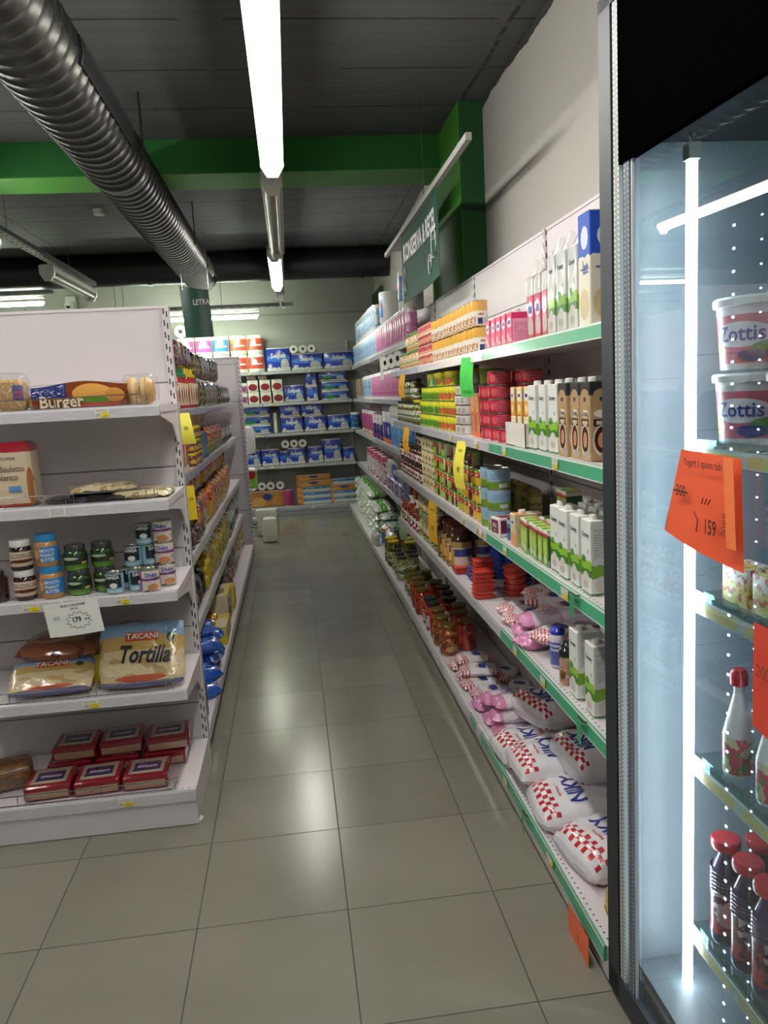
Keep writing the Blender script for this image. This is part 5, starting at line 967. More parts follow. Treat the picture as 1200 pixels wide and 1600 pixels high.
put(s3, .08, 1.642, 'blue toilet paper pack beside red tissue stack, back second shelf', G1)
s6 = sp(.17, .2, 'small_roll_pack', SEL, False)
put(s6, .345, 1.642, 'small blue pack, lower of two, back second shelf', G1); put(s6, .335, 1.843, 'small blue pack, upper of two, back second shelf', G1)
for i in range(2): put(s5, .68, 1.642 + i * .135, 'flat blue-green pack, %s of leaning stack, back second shelf' % ('bottom', 'middle')[i], G1, (.0, .03)[i])
put(s5, .66, 1.914, 'flat blue-green pack, topmost of leaning stack, back second shelf', G1, -.08)
sp_flat = sp(.42, .132, 'flat_roll_pack', SELG, False); sp3b = sp(.32, .218, 'toilet_roll_pack_wide'); sp7 = sp(.26, .24, 'square_roll_pack'); sp8 = sp(.30, .34, 'tall_roll_pack')
for c in range(2):
    for t_i in range(3): sp_flat.put(((-.93, -.50)[c], Yb, 1.202 + t_i * .134), 0, 'flat blue-green pack, %s column, %s layer, back middle shelf' % (('left', 'right')[c], ('bottom', 'middle', 'top')[t_i]), G1)
put(sp(.05, .3, 'narrow_pack', W_, False), -.22, 1.202, 'narrow white pack standing on edge, back middle shelf', None)
for i, x in enumerate((.02, .36, .70)): put(sp3b, x, 1.202, 'blue toilet paper pack, %s in lower layer, back middle shelf' % ('left', 'centre', 'right')[i], G1)
put(s4, -.0, 1.422, 'blue toilet paper pack, left in upper layer, back middle shelf', G1); put(s4, .315, 1.422, 'blue toilet paper pack, right in upper layer, back middle shelf', G1)
row(roll('blue_paper_roll', art('roll_blue_wrap', '#1f4a9a', [('spots', 6, .55, '#3f8a8a'), ('rect', 0, 1, .86, 1, '#dcdcd2'), ('rect', 0, 1, 0, .08, '#dcdcd2')], .3, coat=.5), .075, .24), [(.95, 11.52)], 1.202, 'single blue roll in the corner', 'back middle shelf', None)
for i, x in enumerate((-.60, -.33, .0, .35)): put(sp7, x + (.05 if i == 2 else 0), .732, 'square blue toilet paper pack, %s on back lower shelf' % ('first from left', 'second from left', 'third from left', 'fourth from left')[i], G1)
put(s6, -.115, .732, 'narrow blue pack between square packs, back lower shelf', G1); put(sp8, .57, .732, 'tallest blue pack on back lower shelf', G1); put(s6, .82, .732, 'small blue pack by the corner, back lower shelf', G1)
row(lr, [(-.10, 11.55), (.03, 11.55), (.15, 11.55)], .975, 'loose white roll end-on', 'back lower shelf', 'loose rolls on back lower shelf', end='left')
ORP = art('napkin_orange', '#b9803c', [('ell', .5, .6, .14, .2, '#2a3a82'), ('ell', .25, .3, .2, .3, '#d9a05a', .4), ('ell', .8, .4, .16, .3, '#cf8a3a', .4), ('rect', 0, 1, .92, 1, '#d8c9a8')], .3, coat=.5)
put(pack('napkin_pack_orange', ORP, .52, .2, .25, bev=.03), -.42, .122, 'orange toilet paper pack with dark oval, back bottom shelf at left')
row(lyroll('peach_roll', .062, .11, pm('roll_peach', '#c9a27c', .7)), [(-.62, 11.55), (-.49, 11.55), (-.36, 11.55), (-.22, 11.55)], .374, 'peach paper roll on orange pack', 'back bottom shelf', 'peach rolls', end='left')
row(roll('magenta_roll', art('wrap_magenta', '#b02a72', [('lines', 0, 1, 0, 1, 20, '#8a1f58')], .3, coat=.5), .07, .24), [(-.10, 11.5)], .122, 'magenta wrapped roll beside orange pack', 'back bottom shelf', None)
FL = [pack('folded_napkins_' + n, art('napkin_' + n, b, [('rect', 0, .18, 0, 1, '#d8901e'), ('rect', .18, 1, .55, 1, c), ('spots', 9, .6, d)], .3, coat=.3), .5, .2, .088, bev=.012, cat='napkin pack') for n, b, c, d in (('blue', '#d6d8d0', '#2a6ab0', '#c9d4dc'), ('white', '#d2d2c6', '#3a7a8a', '#d8d8cc'), ('orange', '#cfc9b0', '#c9881e', '#5a8a3a'))]
for t_i in range(5): FL[(0, 0, 1, 2, 2)[t_i]].put((.27, Yb - .02, .122 + t_i * .089), random.uniform(-.04, .04), 'flat napkin pack in tall middle stack, %s, back bottom shelf' % ('lowest', 'second', 'third', 'fourth', 'topmost')[t_i], 'flat napkin packs')
for t_i in range(4): FL[(1, 0, 2, 0)[t_i]].put((.72, Yb - .02, .122 + t_i * .089), random.uniform(-.03, .03), 'flat napkin pack in right stack, %s, back bottom shelf' % ('lowest', 'second', 'third', 'topmost')[t_i], 'flat napkin packs')
# ------------------------------------------------------------------ left aisle rack
L1_, L2_, L3_, L4_, L5_ = 'left rack top shelf', 'left rack second shelf', 'left rack third shelf', 'left rack fourth shelf', 'left rack bottom shelf'
KET = pm('ketchup_red', '#a81c20', .2, coat=.8); KLB = art('ketchup_label', '#a81c20', [('rect', .36, .64, .1, .9, '#d8c4a8', .03), ('ell', .5, .4, .08, .25, '#7a2418', .4)], .3, coat=.5)
def squeeze(name, body, labm, capm, h=.25, r=.035, cone=True):
    b = MB().lathe([(0, 0), (r * .9, 0), (r, .006), (r, h * .62), (r * .8, h * .74), (r * .45, h * .8)], [body, body, labm, body, body], 18)
    c = MB().lathe([(r * .62, h * .76), (r * .62, h * .86), (r * .3, h * .88), (.006 if cone else r * .3, h), (0, h)], capm, 16); return Kind(name, 'sauce bottle', [('bottle', b), ('cap', c)])
kb = squeeze('ketchup_bottle', KET, KLB, YL); kg = squeeze('ketchup_bottle_green_cap', KET, KLB, pm('cap_green', '#1f6a42', .35), .24, cone=False)
ws = squeeze('sauce_bottle_white', pm('sauce_bottle_white', '#d3cfc8', .3, coat=.4), art('sauce_label_red', '#ddd8cf', [('ell', .5, .75, .13, .12, '#b8282c'), ('rect', .34, .66, .2, .5, '#b84a2c', .05)], .3), pm('cap_brown', '#5a2418', .35), .25, cone=False)
row(ws, [(-.64, 4.38), (-.64, 4.47), (-.72, 4.42)], 1.682, 'white sauce bottle with red label', L1_, 'white sauce bottles', 1, 0, RZL)
row(kg, ln(-.645, 4.60, 5.0, 5), 1.682, 'red ketchup bottle with dark green cap', L1_, 'green-capped ketchup bottles', 1, 0, RZL)
row(kb, ln(-.64, 5.10, 5.42, 4), 1.682, 'red ketchup bottle with yellow cap', L1_, 'yellow-capped ketchup bottles', 1, 0, RZL)
row(kg, ln(-.74, 4.55, 5.45, 9), 1.682, 'ketchup bottle in second row', L1_, 'ketchup bottles in second row', 1, 0, RZL)
DRP = art('biscuit_packet_dark', '#4a1d1a', [('spots', 5, .55, '#8a6a5a'), ('spots', 9, .63, '#b8b0a8')], .15, coat=1.0)
row(pouch('biscuit_packet', DRP, .15, .17, .07, 21), ln(-.68, 4.4, 5.5, 8), 1.935, 'dark red biscuit packet lying above sauce bottles', L1_, 'dark red packets', 1, 0, RZL)
OLP = art('nut_packet', '#5f5626', [('rect', .3, .7, .1, .6, '#8f8466', .1), ('spots', 5, .55, '#8a7a2e'), ('spots', 11, .63, '#c9bf8a'), ('rect', 0, 1, .85, 1, '#3c3018')], .15, coat=1.0)
row(pouch('nut_packet', OLP, .122, .19, .06, 22, wr=.16), ln(-.645, 5.62, 7.2, 13), 1.682, 'olive brown nut packet', L1_, 'olive nut packets', 2, .197, RZL)
BWP = art('packet_black_white', '#1d1a1c', [('ell', .35, .55, .22, .25, '#d0ccca', .5), ('spots', 8, .62, '#8a8486')], .2, coat=.8)
row(pouch('coffee_packet', BWP, .15, .17, .07, 23), ln(-.64, 7.4, 8.2, 5), 1.682, 'black and white coffee packet', L1_, 'black and white packets', 1, 0, RZL)
MAY = pm('mayo_cream', '#cdc29a', .3, coat=.6)
row(squeeze('mayonnaise_bucket', MAY, art('mayo_label', '#d2c8a4', [('rect', .4, .6, .2, .8, '#a8342a', .03), ('ell', .5, .4, .06, .2, '#7a8a3a', .4)], .3, coat=.5), pm('cap_dark_wine', '#3a1c20', .4), .27, .05, False), [(-.645, 4.42), (-.645, 4.55), (-.75, 4.42), (-.75, 4.6)], 1.322, 'cream mayonnaise bottle with dark cap', L2_, 'mayonnaise bottles', 1, 0, RZL)
row(squeeze('large_mayonnaise_bottle', MAY, MAY, pm('cap_black2', '#1c1a1a', .4), .30, .05, False), [(-.70, 4.72), (-.70, 4.85)], 1.322, 'large cream bottle behind the smaller ones', L2_, 'large cream bottles', 1, 0, RZL)
YBJ = art('paste_jar', '#6a3818', [('rect', 0, 1, .2, .6, '#c9a24a', .04), ('spots', 8, .56, '#3a1c10')], .2, coat=.9)
row(jar('paste_jar', YBJ, YL, None, .04, .08), ln(-.64, 4.98, 5.3, 4), 1.322, 'small brown jar with yellow lid', L2_, 'stacked yellow-lid jars', 3, .081, RZL)
row(carton('soup_box', art('soup_box_red', '#a8301f', [('spots', 5, .5, '#d8a83a'), ('ell', .5, .4, .3, .2, '#d9c49a', .4)], .4), .08, .05, .075, cat='box'), ln(-.66, 5.0, 5.9, 9), 1.57, 'red and yellow soup box above jars', L2_, 'soup boxes', 1, 0, RZL)
row(carton('blue_grey_box', art('box_blue_grey', '#4a6a80', [('rect', .15, .85, .15, .5, '#a9b4b8')], .4), .09, .06, .18, cat='box'), ln(-.64, 5.42, 5.75, 4), 1.322, 'blue grey box', L2_, 'blue grey boxes', 1, 0, RZL)
RYP = art('crisps_packet', '#b8401c', [('rect', 0, 1, .0, .5, '#7a8a24', .2), ('spots', 5, .55, '#d8a02a'), ('spots', 10, .63, '#e8d8b8')], .15, coat=1.0)
row(pouch('snack_packet', RYP, .16, .22, .08, 24), ln(-.65, 5.95, 6.85, 7), 1.322, 'red and green snack packet', L2_, 'red and green packets', 1, 0, RZL)
row(pouch('coffee_packet', BWP, .15, .2, .07, 25), ln(-.64, 7.0, 8.1, 8), 1.322, 'black and white packet', L2_, 'black and white packets second shelf', 1, 0, RZL)
WGP = art('packet_white_green', '#c9c6b8', [('rect', 0, 1, .6, 1, '#5f9a3a', .15), ('spots', 7, .6, '#4a4a3a')], .2, coat=.8)
row(pouch('dried_food_packet', WGP, .13, .22, .06, 26), [(-.63, 4.15), (-.63, 4.28)], .862, 'white and green packet', L3_, 'white and green packets', 1, 0, RZL)
BRP = art('packet_brown', '#3a2018', [('spots', 5, .57, '#8a4a2a'), ('spots', 11, .64, '#d8d0c8')], .12, coat=1.0)
row(pouch('biscuit_packet_brown', BRP, .16, .13, .08, 27), ln(-.65, 4.45, 5.1, 5), .862, 'dark brown biscuit packet', L3_, 'brown packets third shelf', 2, .12, RZL)
ORB = art('crisps_orange', '#b8471c', [('spots', 4, .5, '#d8901e'), ('rect', 0, 1, .0, .3, '#c9a81e', .3), ('spots', 9, .62, '#8c1f18'), ('spots', 14, .66, '#e8dcc8')], .12, coat=1.0)
row(pouch('crisps_bag', ORB, .19, .26, .10, 28), ln(-.66, 5.0, 7.6, 14), .862, 'orange and red crisps bag', L3_, 'orange crisps bags', 1, 0, RZL, jr=.25)
row(pouch('crisps_bag_small', ORB, .16, .16, .08, 29), ln(-.69, 4.5, 7.4, 15), 1.128, 'small orange crisps bag in upper layer', L3_, 'small orange crisps bags', 1, 0, RZL, jr=.3)
ORN = art('noodle_packet', '#c96a2a', [('ell', .5, .5, .35, .2, '#b82a1c', .4), ('spots', 6, .55, '#e0c48a'), ('rect', 0, 1, 0, .15, '#d8a82a')], .15, coat=1.0)
row(pouch('noodle_packet', ORN, .13, .15, .06, 30), ln(-.64, 3.85, 4.3, 4), .477, 'orange noodle packet', L4_, 'orange noodle packets', 2, .145, RZL, jr=.2)
DKP = art('packet_dark_face', '#201c1a', [('ell', .6, .6, .14, .16, '#c98a64', .3), ('spots', 8, .64, '#8a8a86')], .2, coat=.7)
row(pouch('pet_food_packet', DKP, .2, .2, .09, 31), ln(-.66, 4.5, 5.0, 3), .477, 'black packet with small orange picture', L4_, 'black packets', 1, 0, RZL)
YGP = art('pasta_packet_yellow', '#b8a41c', [('spots', 5, .52, '#d8cc5a'), ('spots', 9, .62, '#8a6a18'), ('ell', .7, .7, .2, .12, '#a83a1c', .4)], .12, coat=1.0)
row(pouch('pasta_packet', YGP, .15, .28, .09, 32), ln(-.65, 5.2, 7.0, 12), .477, 'yellow crinkled pasta packet', L4_, 'yellow pasta packets', 1, 0, RZL, jr=.3)
row(pouch('white_packet', art('packet_white_black', '#b9b6ae', [('rect', 0, 1, .3, .6, '#2a2a2c', .1), ('spots', 7, .6, '#8a8a86')], .2, coat=.8), .16, .24, .08, 33), ln(-.65, 7.2, 8.3, 7), .477, 'white and black packet', L4_, 'white and black packets', 1, 0, RZL)
BGB = art('pasta_box_navy_gold', '#1f3a86', [('rect', 0, .2, 0, 1, '#c9a86a'), ('rect', .8, 1, 0, 1, '#b8924a'), ('rect', .3, .7, .2, .7, '#27365a'), ('spots', 9, .62, '#3a68b8')], .25, coat=.6)
row(pouch('navy_gold_bag', BGB, .10, .20, .07, 34, px=5), [(-.565, 3.80), (-.565, 3.93), (-.66, 3.80), (-.66, 3.94)], .122, 'navy and gold pasta bag standing', L5_, 'navy and gold bags', 1, 0, RZL)
BLU = art('pasta_bag_blue', '#1a55b0', [('rect', .2, .8, .3, .6, '#2f86dc', .3), ('ell', .6, .45, .12, .08, '#c97a8a', .5), ('spots', 6, .62, '#7ab4e4'), ('spots', 12, .66, '#c9b86a')], .15, coat=1.0, bump=1.0, bs=24)
bbg = pouch('blue_pasta_bag', BLU, .30, .18, .075, 35, 'pasta bag', 18, True, wr=.4, px=4.5)
for i, (x, y, z, a) in enumerate([(-.64, 4.14, .122, .5), (-.64, 4.26, .165, .75), (-.67, 4.45, .122, .2), (-.66, 4.60, .18, -.3), (-.68, 4.68, .122, .1), (-.66, 4.52, .26, .4), (-.67, 4.80, .24, -.2), (-.68, 4.9, .122, .3), (-.70, 4.65, .33, .1)]):
    bbg.put((x, y, z), a, 'blue pasta bag in crumpled heap, %s, left rack bottom shelf' % ['nearest, flat', 'second, resting on nearest', 'third, low', 'fourth, leaning', 'fifth, low', 'sixth, upper', 'seventh, upper', 'eighth, low', 'topmost'][i], 'heaped blue pasta bags')
YBX = art('cardboard_yellow', '#c9b98a', [('rect', .66, 1, .0, 1, '#c9b41e'), ('lines', .08, .5, .3, .8, 8, '#8a8060')], .5); WBX = art('cardboard_white', '#c2b89c', [('ell', .4, .3, .3, .2, '#7a6430', .5), ('ell', .3, .7, .12, .1, '#3a3828', .5), ('rect', 0, 1, 0, .12, '#c9b41e')], .5)
pack('biscuit_case', YBX, .34, .30, .12, bev=.004, cat='cardboard box').put((-.67, 5.22, .122), RZL, 'low cardboard case with yellow corner, left rack bottom shelf')
row(pouch('red_yellow_packet', art('packet_red_yellow', '#c9a41c', [('spots', 5, .5, '#a8301f'), ('ell', .5, .5, .3, .2, '#c43a24', .3)], .2, coat=.8), .13, .1, .04, 36, 'packet', 10, True), [(-.64, 5.12), (-.64, 5.28), (-.76, 5.2)], .244, 'red and yellow packet lying on cardboard case', L5_, 'packets on the case', 1, 0, RZL)
pack('open_biscuit_case', WBX, .36, .28, .22, bev=.004, cat='cardboard box').put((-.68, 5.68, .122), RZL, 'open white and yellow cardboard case, left rack bottom shelf')
pack('yellow_card_case', pm('card_yellow', '#bfae1c', .5), .16, .2, .17, bev=.004, cat='cardboard box').put((-.63, 6.02, .122), RZL, 'bright yellow card case beside brown bags, left bottom shelf')
PRP = art('packet_plum', '#4a2430', [('spots', 5, .54, '#8a7a7e'), ('spots', 9, .61, '#a87a2a'), ('spots', 13, .66, '#d8d0cc')], .12, coat=1.0)
row(pouch('chocolate_bag', PRP, .17, .165, .08, 37), ln(-.64, 6.25, 7.3, 7), .122, 'plum and white sweets bag', L5_, 'plum sweets bags', [2, 2, 1, 2, 1, 2, 1], .16, RZL, jr=.3)
row(pouch('gold_bag', art('bag_gold_white', '#a8782a', [('rect', 0, 1, .3, .6, '#c9c4b8', .1), ('spots', 6, .6, '#6a4a1c')], .15, coat=1.0), .17, .24, .08, 38), ln(-.64, 7.45, 8.4, 6), .122, 'gold and white bag', L5_, 'gold and white bags', 1, 0, RZL)
# ------------------------------------------------------------------ goods peeking past the far end display
t_ = empty('detergent_bottle', (-.50, 9.0, 1.104), 0, 'white bottle with blue label past the far left upright', 'bottle')
build('bottle', MB().lathe([(0, 0), (.085, 0), (.095, .02), (.095, .24), (.075, .29), (.03, .31), (0, .315)], art('detergent_white', '#d9d6d0', [('rect', .30, .46, .15, .8, '#3f74b8', .05)], .3, coat=.4), 20, sx=.9, sy=.6), t_)
row(pouch('red_green_bag', art('bag_red_green', '#7fb83a', [('ell', .35, .75, .3, .3, '#b0201c', .1), ('rect', 0, 1, .85, 1, '#dcdcd2')], .2, coat=.8), .17, .26, .10, 40, 'bag'), [(-.50, 9.0)], .704, 'green and red bag past the far left upright', 'end display', None, 1, 0, PI)
TEA = art('bag_teal', '#9fb8a8', [('rect', 0, 1, .45, .8, '#1f7a5c', .06), ('rect', 0, 1, .55, .6, '#dfe6e0'), ('spots', 6, .58, '#c8a0b0')], .2, coat=.8)
pouch('napkin_bag_teal', TEA, .2, .24, .12, 41, 'bag').put((-.56, 9.05, .122), PI + .2, 'teal and clear bag at foot of the far left upright')
pack('foam_cup_sleeve', art('white_foam', '#cfcbbd', [], .5), .17, .17, .30, bev=.05, cat='paper roll').put((-.34, 9.35, 0), .2, 'large white paper roll standing on the floor at far end')
pack('white_bundle', art('white_bundle_print', '#c6c7bb', [('spots', 6, .62, '#a8b0a0')], .4, coat=.3), .28, .22, .34, bev=.05, cat='bundle').put((-.38, 9.85, 0), -.1, 'clear-wrapped white bundle on floor behind the white roll')
# ------------------------------------------------------------------ end display rack facing the camera
Ye = 3.17
BUN = art('burger_bun', '#c99a5c', [('spots', 26, .62, '#e2cf9e', 0, 1, .45, 1), ('rect', 0, 1, 0, .35, '#dcbf88', .05)], .45)
def buns(n, r=.047):
    m = MB()
    for i in range(n):
        m.lathe([(0, 0), (r * .8, .002), (r, r * .35), (r * .96, r * .8), (r * .7, r * 1.25), (r * .3, r * 1.45), (0, r * 1.5)], BUN, 18, cx=(i - (n - 1) / 2) * r * 1.72)
    return m
BPR = art('burger_print', '#7a3a1c', [('rect', 0, .36, .45, 1, '#27326e', .02), ('spots', 30, .6, '#d8d8e0', 0, .34, .5, .95), ('ell', .64, .55, .22, .36, '#d9a050', .1), ('ell', .66, .3, .2, .12, '#5f8a2c', .3), ('rect', .45, .9, .05, .18, '#b03a24', .05), ('ell', .86, .5, .1, .3, '#c98a44', .2)], .2, coat=.8)
t_ = empty('burger_bun_bag', (-.77, Ye + .012, 1.717), 0, 'bag of burger buns printed with flag and the word Burger, top of end display', 'bread bag')
b = buns(5, .052)
build('bread_roll', b, t_)
build('printed_film', MB().sheet(lambda u, v: (-.20 + .36 * u, -.052 - .012 * math.sin(PI * v) , .002 + .093 * v * (1 - .1 * math.cos(6 * u))), 16, 6, BPR, .0008), t_)
build('lettering', MB().text('Burger', .062, FM(-.09, -.069, .028, 0), pm('print_cream', '#e0d4b8', .4), .02, sx=.95), t_)
build('clear_bag', MB().box(-.225, .20, -.054, .06, .001, .098, FILM, bev=.03, seg=3), t_)
t_ = empty('bun_bag', (-.575, Ye, 1.717), 0, 'small clear bag of plain buns at right end of top shelf', 'bread bag')
for i, x in enumerate((-.03, .03)):
    m = MB(); m.M = Matrix.Translation((x, 0, .055)) @ Matrix.Rotation(PI / 2 * (1 if i else -1), 4, 'Y'); m.lathe([(0, -.025), (.05, -.02), (.055, 0), (.04, .022), (0, .03)], BUN, 18); build('bun', m, t_)
build('clear_bag', MB().box(-.065, .07, -.055, .055, .001, .12, FILM, bev=.035, seg=3), t_)
t_ = empty('sliced_loaf_bag', (-1.05, Ye, 1.717), .1, 'clear bag of seeded buns with a flag print, left on top shelf', 'bread bag')
build('bread', MB().box(-.055, .05, -.05, .06, .002, .125, art('seeded_bread', '#b08a58', [('spots', 22, .58, '#d9c79a'), ('rect', .62, .95, .35, .8, '#4a4f8a'), ('rect', .66, .92, .42, .48, '#b8444a'), ('rect', .66, .92, .56, .62, '#b8444a')], .5), bev=.03, seg=3), t_)
build('clear_bag', MB().box(-.065, .06, -.058, .066, .001, .15, FILM, bev=.04, seg=3), t_)
build('film_edge', MB().box(-.10, -.07, -.05, .05, .001, .06, pm('film_blue', '#2f4288', .25, coat=.6), bev=.012), t_)
# toast bread
TB = art('toast_bag', '#d6c3a6', [('rect', 0, 1, .84, 1, '#a81c2c', .03), ('ell', .12, .25, .16, .22, '#b87c44', .2), ('ell', .12, .24, .11, .17, '#e0c898', .2), ('rect', 0, 1, 0, .06, '#b8452c', .05), ('ell', .95, .3, .05, .3, '#a8683a', .4)], .25, coat=.8, bump=.3, bs=18)
t_ = empty('toast_bread', (-1.125, Ye + .02, 1.352), .06, 'tall pale bag of white toast bread with red top, second shelf of end display', 'bread bag')
build('loaf_bag', MB().box(-.12, .12, -.075, .075, 0, .255, TB, bev=.035, seg=3, top=pm('film_red', '#9c1a2a', .2, coat=.8)), t_)
m = MB(); DB = pm('print_brown_dark', '#4a2a22'); m.text('Pan Bauletto', .034, FM(.025, -.0765, .15), DB, .0, sx=.8); m.text('Bianco', .036, FM(.03, -.0765, .118), DB, .0, sx=.8); m.text('MORATO PANE', .016, FM(.02, -.0765, .19), pm('print_violet', '#3a3070'), .01, sx=.8); build('lettering', m, t_)
build('badge', MB().box(.03, .075, -.078, -.0755, .06, .085, pm('badge_blue', '#5a8ab4'), bev=.001), t_)
# flat breads and dark packets
FLT = art('flatbread', '#c9bd98', [('spots', 5, .58, '#a8905c'), ('rect', .55, .7, .3, .7, '#d8901e', .1), ('spots', 11, .64, '#e8e4d8')], .15, coat=1.0, bump=.4)
DKF = art('dark_film_packet', '#1c1620', [('spots', 7, .6, '#4a3c5a'), ('spots', 14, .66, '#8a8498')], .12, coat=1.0, bump=.4)
row(pouch('dark_film_packet', DKF, .32, .24, .03, 51, 'packet', 14, True), [(-.83, 3.22)], 1.352, 'dark glossy packet lying flat beside toast bread', 'second shelf', None)
row(pouch('flatbread_packet', FLT, .26, .26, .035, 52, 'flatbread packet', 14, True), [(-.78, 3.26)], 1.383, 'clear packet of flatbread on the dark packet', 'second shelf', None, rz=.3)
row(pouch('flatbread_packet_orange', FLT, .26, .26, .035, 53, 'flatbread packet', 14, True), [(-.63, 3.27)], 1.352, 'clear flatbread packet with orange mark at right end', 'second shelf', None)
# jars and tins on third shelf (z .985)
S3 = 'end display third shelf'
CHO = pm('chocolate_spread', '#2e1410', .2, coat=.9); CHL = art('chocolate_label', '#c9b8a2', [('ell', .55, .35, .2, .12, '#5a2418', .3), ('ell', .3, .3, .14, .1, '#7a3a20', .3), ('lines', .2, .8, .6, .85, 10, '#4a2a20')], .35)
def spread(nm, body, lid, lab, r, h, txt=None):
    b = MB().lathe([(0, 0), (r * .92, 0), (r, .008), (r, h * .68), (r * .86, h * .78), (r * .8, h * .8)], body, 24); l = MB().lathe([(r * .86, h * .78), (r * .9, h * .79), (r * .9, h - .004), (r * .86, h), (0, h)], lid, 24)
    lb = MB().lathe([(r * 1.003, h * .14), (r * 1.012, h * .15), (r * 1.012, h * .62), (r * 1.003, h * .63)], lab, 28)
    if txt:
        for s_, sz, z, ang in txt: cyl_text(lb, s_, sz, r * 1.013, z, W_, -PI / 2 + ang, .02, .8)
    return Kind(nm, 'jar', [('jar_body', b), ('lid', l), ('paper_label', lb)])
cj = spread('chocolate_spread_jar', CHO, CAPW, CHL, .042, .118)
PNL = art('peanut_label', '#2f7fc4', [('rect', 0, .44, 0, 1, '#a8743a', .0), ('ell', .36, .5, .06, .3, '#d9b46a', .4)], .35); pn = spread('peanut_butter_jar', art('peanut_butter', '#b0814a', [('spots', 20, .6, '#c99a5c')], .3, coat=.7), pm('lid_sky_blue', '#1f84bc', .35, coat=.3), PNL, .045, .126, [('SMOOTH', .018, .064, .25), ('PEANUT', .018, .046, .25), ('BUTTER', .018, .028, .25)])
gtc = spread('green_spread_jar', art('olive_tin', '#2a4a1c', [('rect', 0, 1, 0, .25, '#5f8f2c', .06)], .2, coat=.9), pm('lid_smoke', '#3a3c3a', .2, coat=.6), art('olive_label', '#1c2a18', [('ell', .45, .7, .12, .12, '#a8b89a', .3), ('rect', 0, 1, 0, .2, '#4a7a24', .1), ('ell', .66, .3, .05, .1, '#d8a05a', .4)], .3, coat=.5), .045, .098)
def st(k, x, y, n, h, what, z0=.987, w=('lower', 'upper')):
    for i in range(n): k.put((x + random.uniform(-.003, .003), y, z0 + i * h), random.uniform(-.1, .1), what % (w[i] if n > 1 else ''), 'stacked jars and tins on the end display')
st(cj, -1.085, 3.14, 2, .119, 'dark chocolate spread jar with white lid, %s of two'); st(pn, -.985, 3.14, 2, .127, 'peanut butter jar with blue lid, %s of two')
st(gtc, -.885, 3.16, 2, .10, 'dark green jar with grey lid, left stack, %s one'); st(gtc, -.79, 3.19, 2, .10, 'dark green jar with grey lid, right stack, %s one')
DNG = art('coconut_tin', '#8fbccb', [('rect', .28, .66, .3, .9, '#16262e', .0), ('ell', .5, .42, .07, .12, '#e8e8e4', .3), ('rect', .72, .95, .1, .9, '#cfdcdc'), ('ell', .83, .5, .06, .25, '#5a3424', .4), ('lines', .3, .65, .08, .24, 8, '#dfe8ea')], .3, coat=.3)
def tin(nm, mat, r, h, txt=None):
    b = MB().lathe([(r * .98, 0), (r, .003), (r, h - .003)], [TIN, mat], 28, uz=(0, h))
    if txt: cyl_text(b, txt[0], txt[1], r, txt[2], txt[3], -PI / 2 - .15, .03, .85)
    b.lathe([(0, .001), (r * .97, .001)], TIN, 20); l = MB().lathe([(r, h - .004), (r * 1.015, h - .001), (r * .98, h), (r * .92, h - .002), (r * .9, h - .005), (0, h - .005)], TIN, 28); return Kind(nm, 'tin', [('can_body', b), ('can_lid', l)])
dt = tin('coconut_milk_tin', DNG, .034, .085, ('DANGA', .019, .067, W_)); CON = art('condensed_tin', '#ddd2c4', [('rect', 0, .3, 0, 1, '#9a5a9c'), ('rect', .2, 1, .5, .62, '#7a3a80', .06), ('spots', 12, .62, '#3a2418', 0, 1, 0, .45), ('ell', .5, .2, .1, .16, '#c98a5a', .4), ('ell', .8, .2, .08, .14, '#d09a64', .4)], .3, coat=.3)
ct = tin('condensed_milk_tin', CON, .038, .088, ('Dhëm', .024, .066, pm('print_blue', '#3a4fae')))
for i, (x, y, z, w_) in enumerate([(-.735, 3.11, 0, 'nearest the shelf edge'), (-.70, 3.20, 0, 'behind the front one'), (-.655, 3.14, 0, 'right of the front one'), (-.675, 3.20, .086, 'second level left'), (-.615, 3.22, .086, 'second level right'), (-.625, 3.21, .172, 'topmost one')]):
    dt.put((x, y, .987 + z), (.0, .9, .7, .0, 1.2, .1)[i], 'pale blue coconut milk tin, %s, end display' % w_, 'pale blue tins')
dt.put((-.62, 3.225, .987), .4, 'pale blue coconut milk tin hidden under the right column, end display', 'pale blue tins')
for i, (x, y, z, w_) in enumerate([(-.60, 3.11, 0, 'front one'), (-.55, 3.20, 0, 'right column bottom'), (-.55, 3.20, .089, 'right column middle'), (-.55, 3.20, .178, 'right column top')]):
    ct.put((x, y, .987 + z), .5 if i < 2 else .1, 'cream and purple condensed milk tin, %s, end display' % w_, 'condensed milk tins')
Kind('dark_jar', 'jar', [('jar', MB().lathe([(0, 0), (.04, 0), (.042, .01), (.042, .09), (.03, .1), (.03, .12), (0, .12)], CHO, 20))]).put((-1.19, 3.14, .987), 0, 'dark jar cut by the left photo edge, end display third shelf')
# price sign
t_ = empty('price_card', (-.885, 3.055, .985), 0, 'white paper price card reading 179 hanging on the end display shelf', 'price card')
cf_ = lambda u, v: (-.115 + .205 * u + .03 * (u - .5) * 0 + .02 * (1 - v), -.006 - .018 * (1 - v) - .01 * math.sin(PI * u), -.13 + .128 * v + .012 * (u - .5) )
build('paper', MB().sheet(cf_, 10, 8, WP, .0005), t_)
m = MB()
def ct_(s_, sz, u0, v0, mat=INK, bold=.01, sx=.85): m.text(s_, sz, None, mat, bold, sx=sx, fn=lambda X, Y: (lambda p: (p[0], p[1] - .0012, p[2]))(cf_(u0 + X / .205, v0 + Y / .128)))
ct_('BUKE COKOKREM', .013, .55, .9); ct_('500 GR', .011, .56, .79); ct_('205', .021, .2, .55, pm('ink_grey', '#6a6a68'), 0); ct_('179', .028, .56, .45, INK, .03); ct_('LEKE', .011, .74, .44)
pts = []
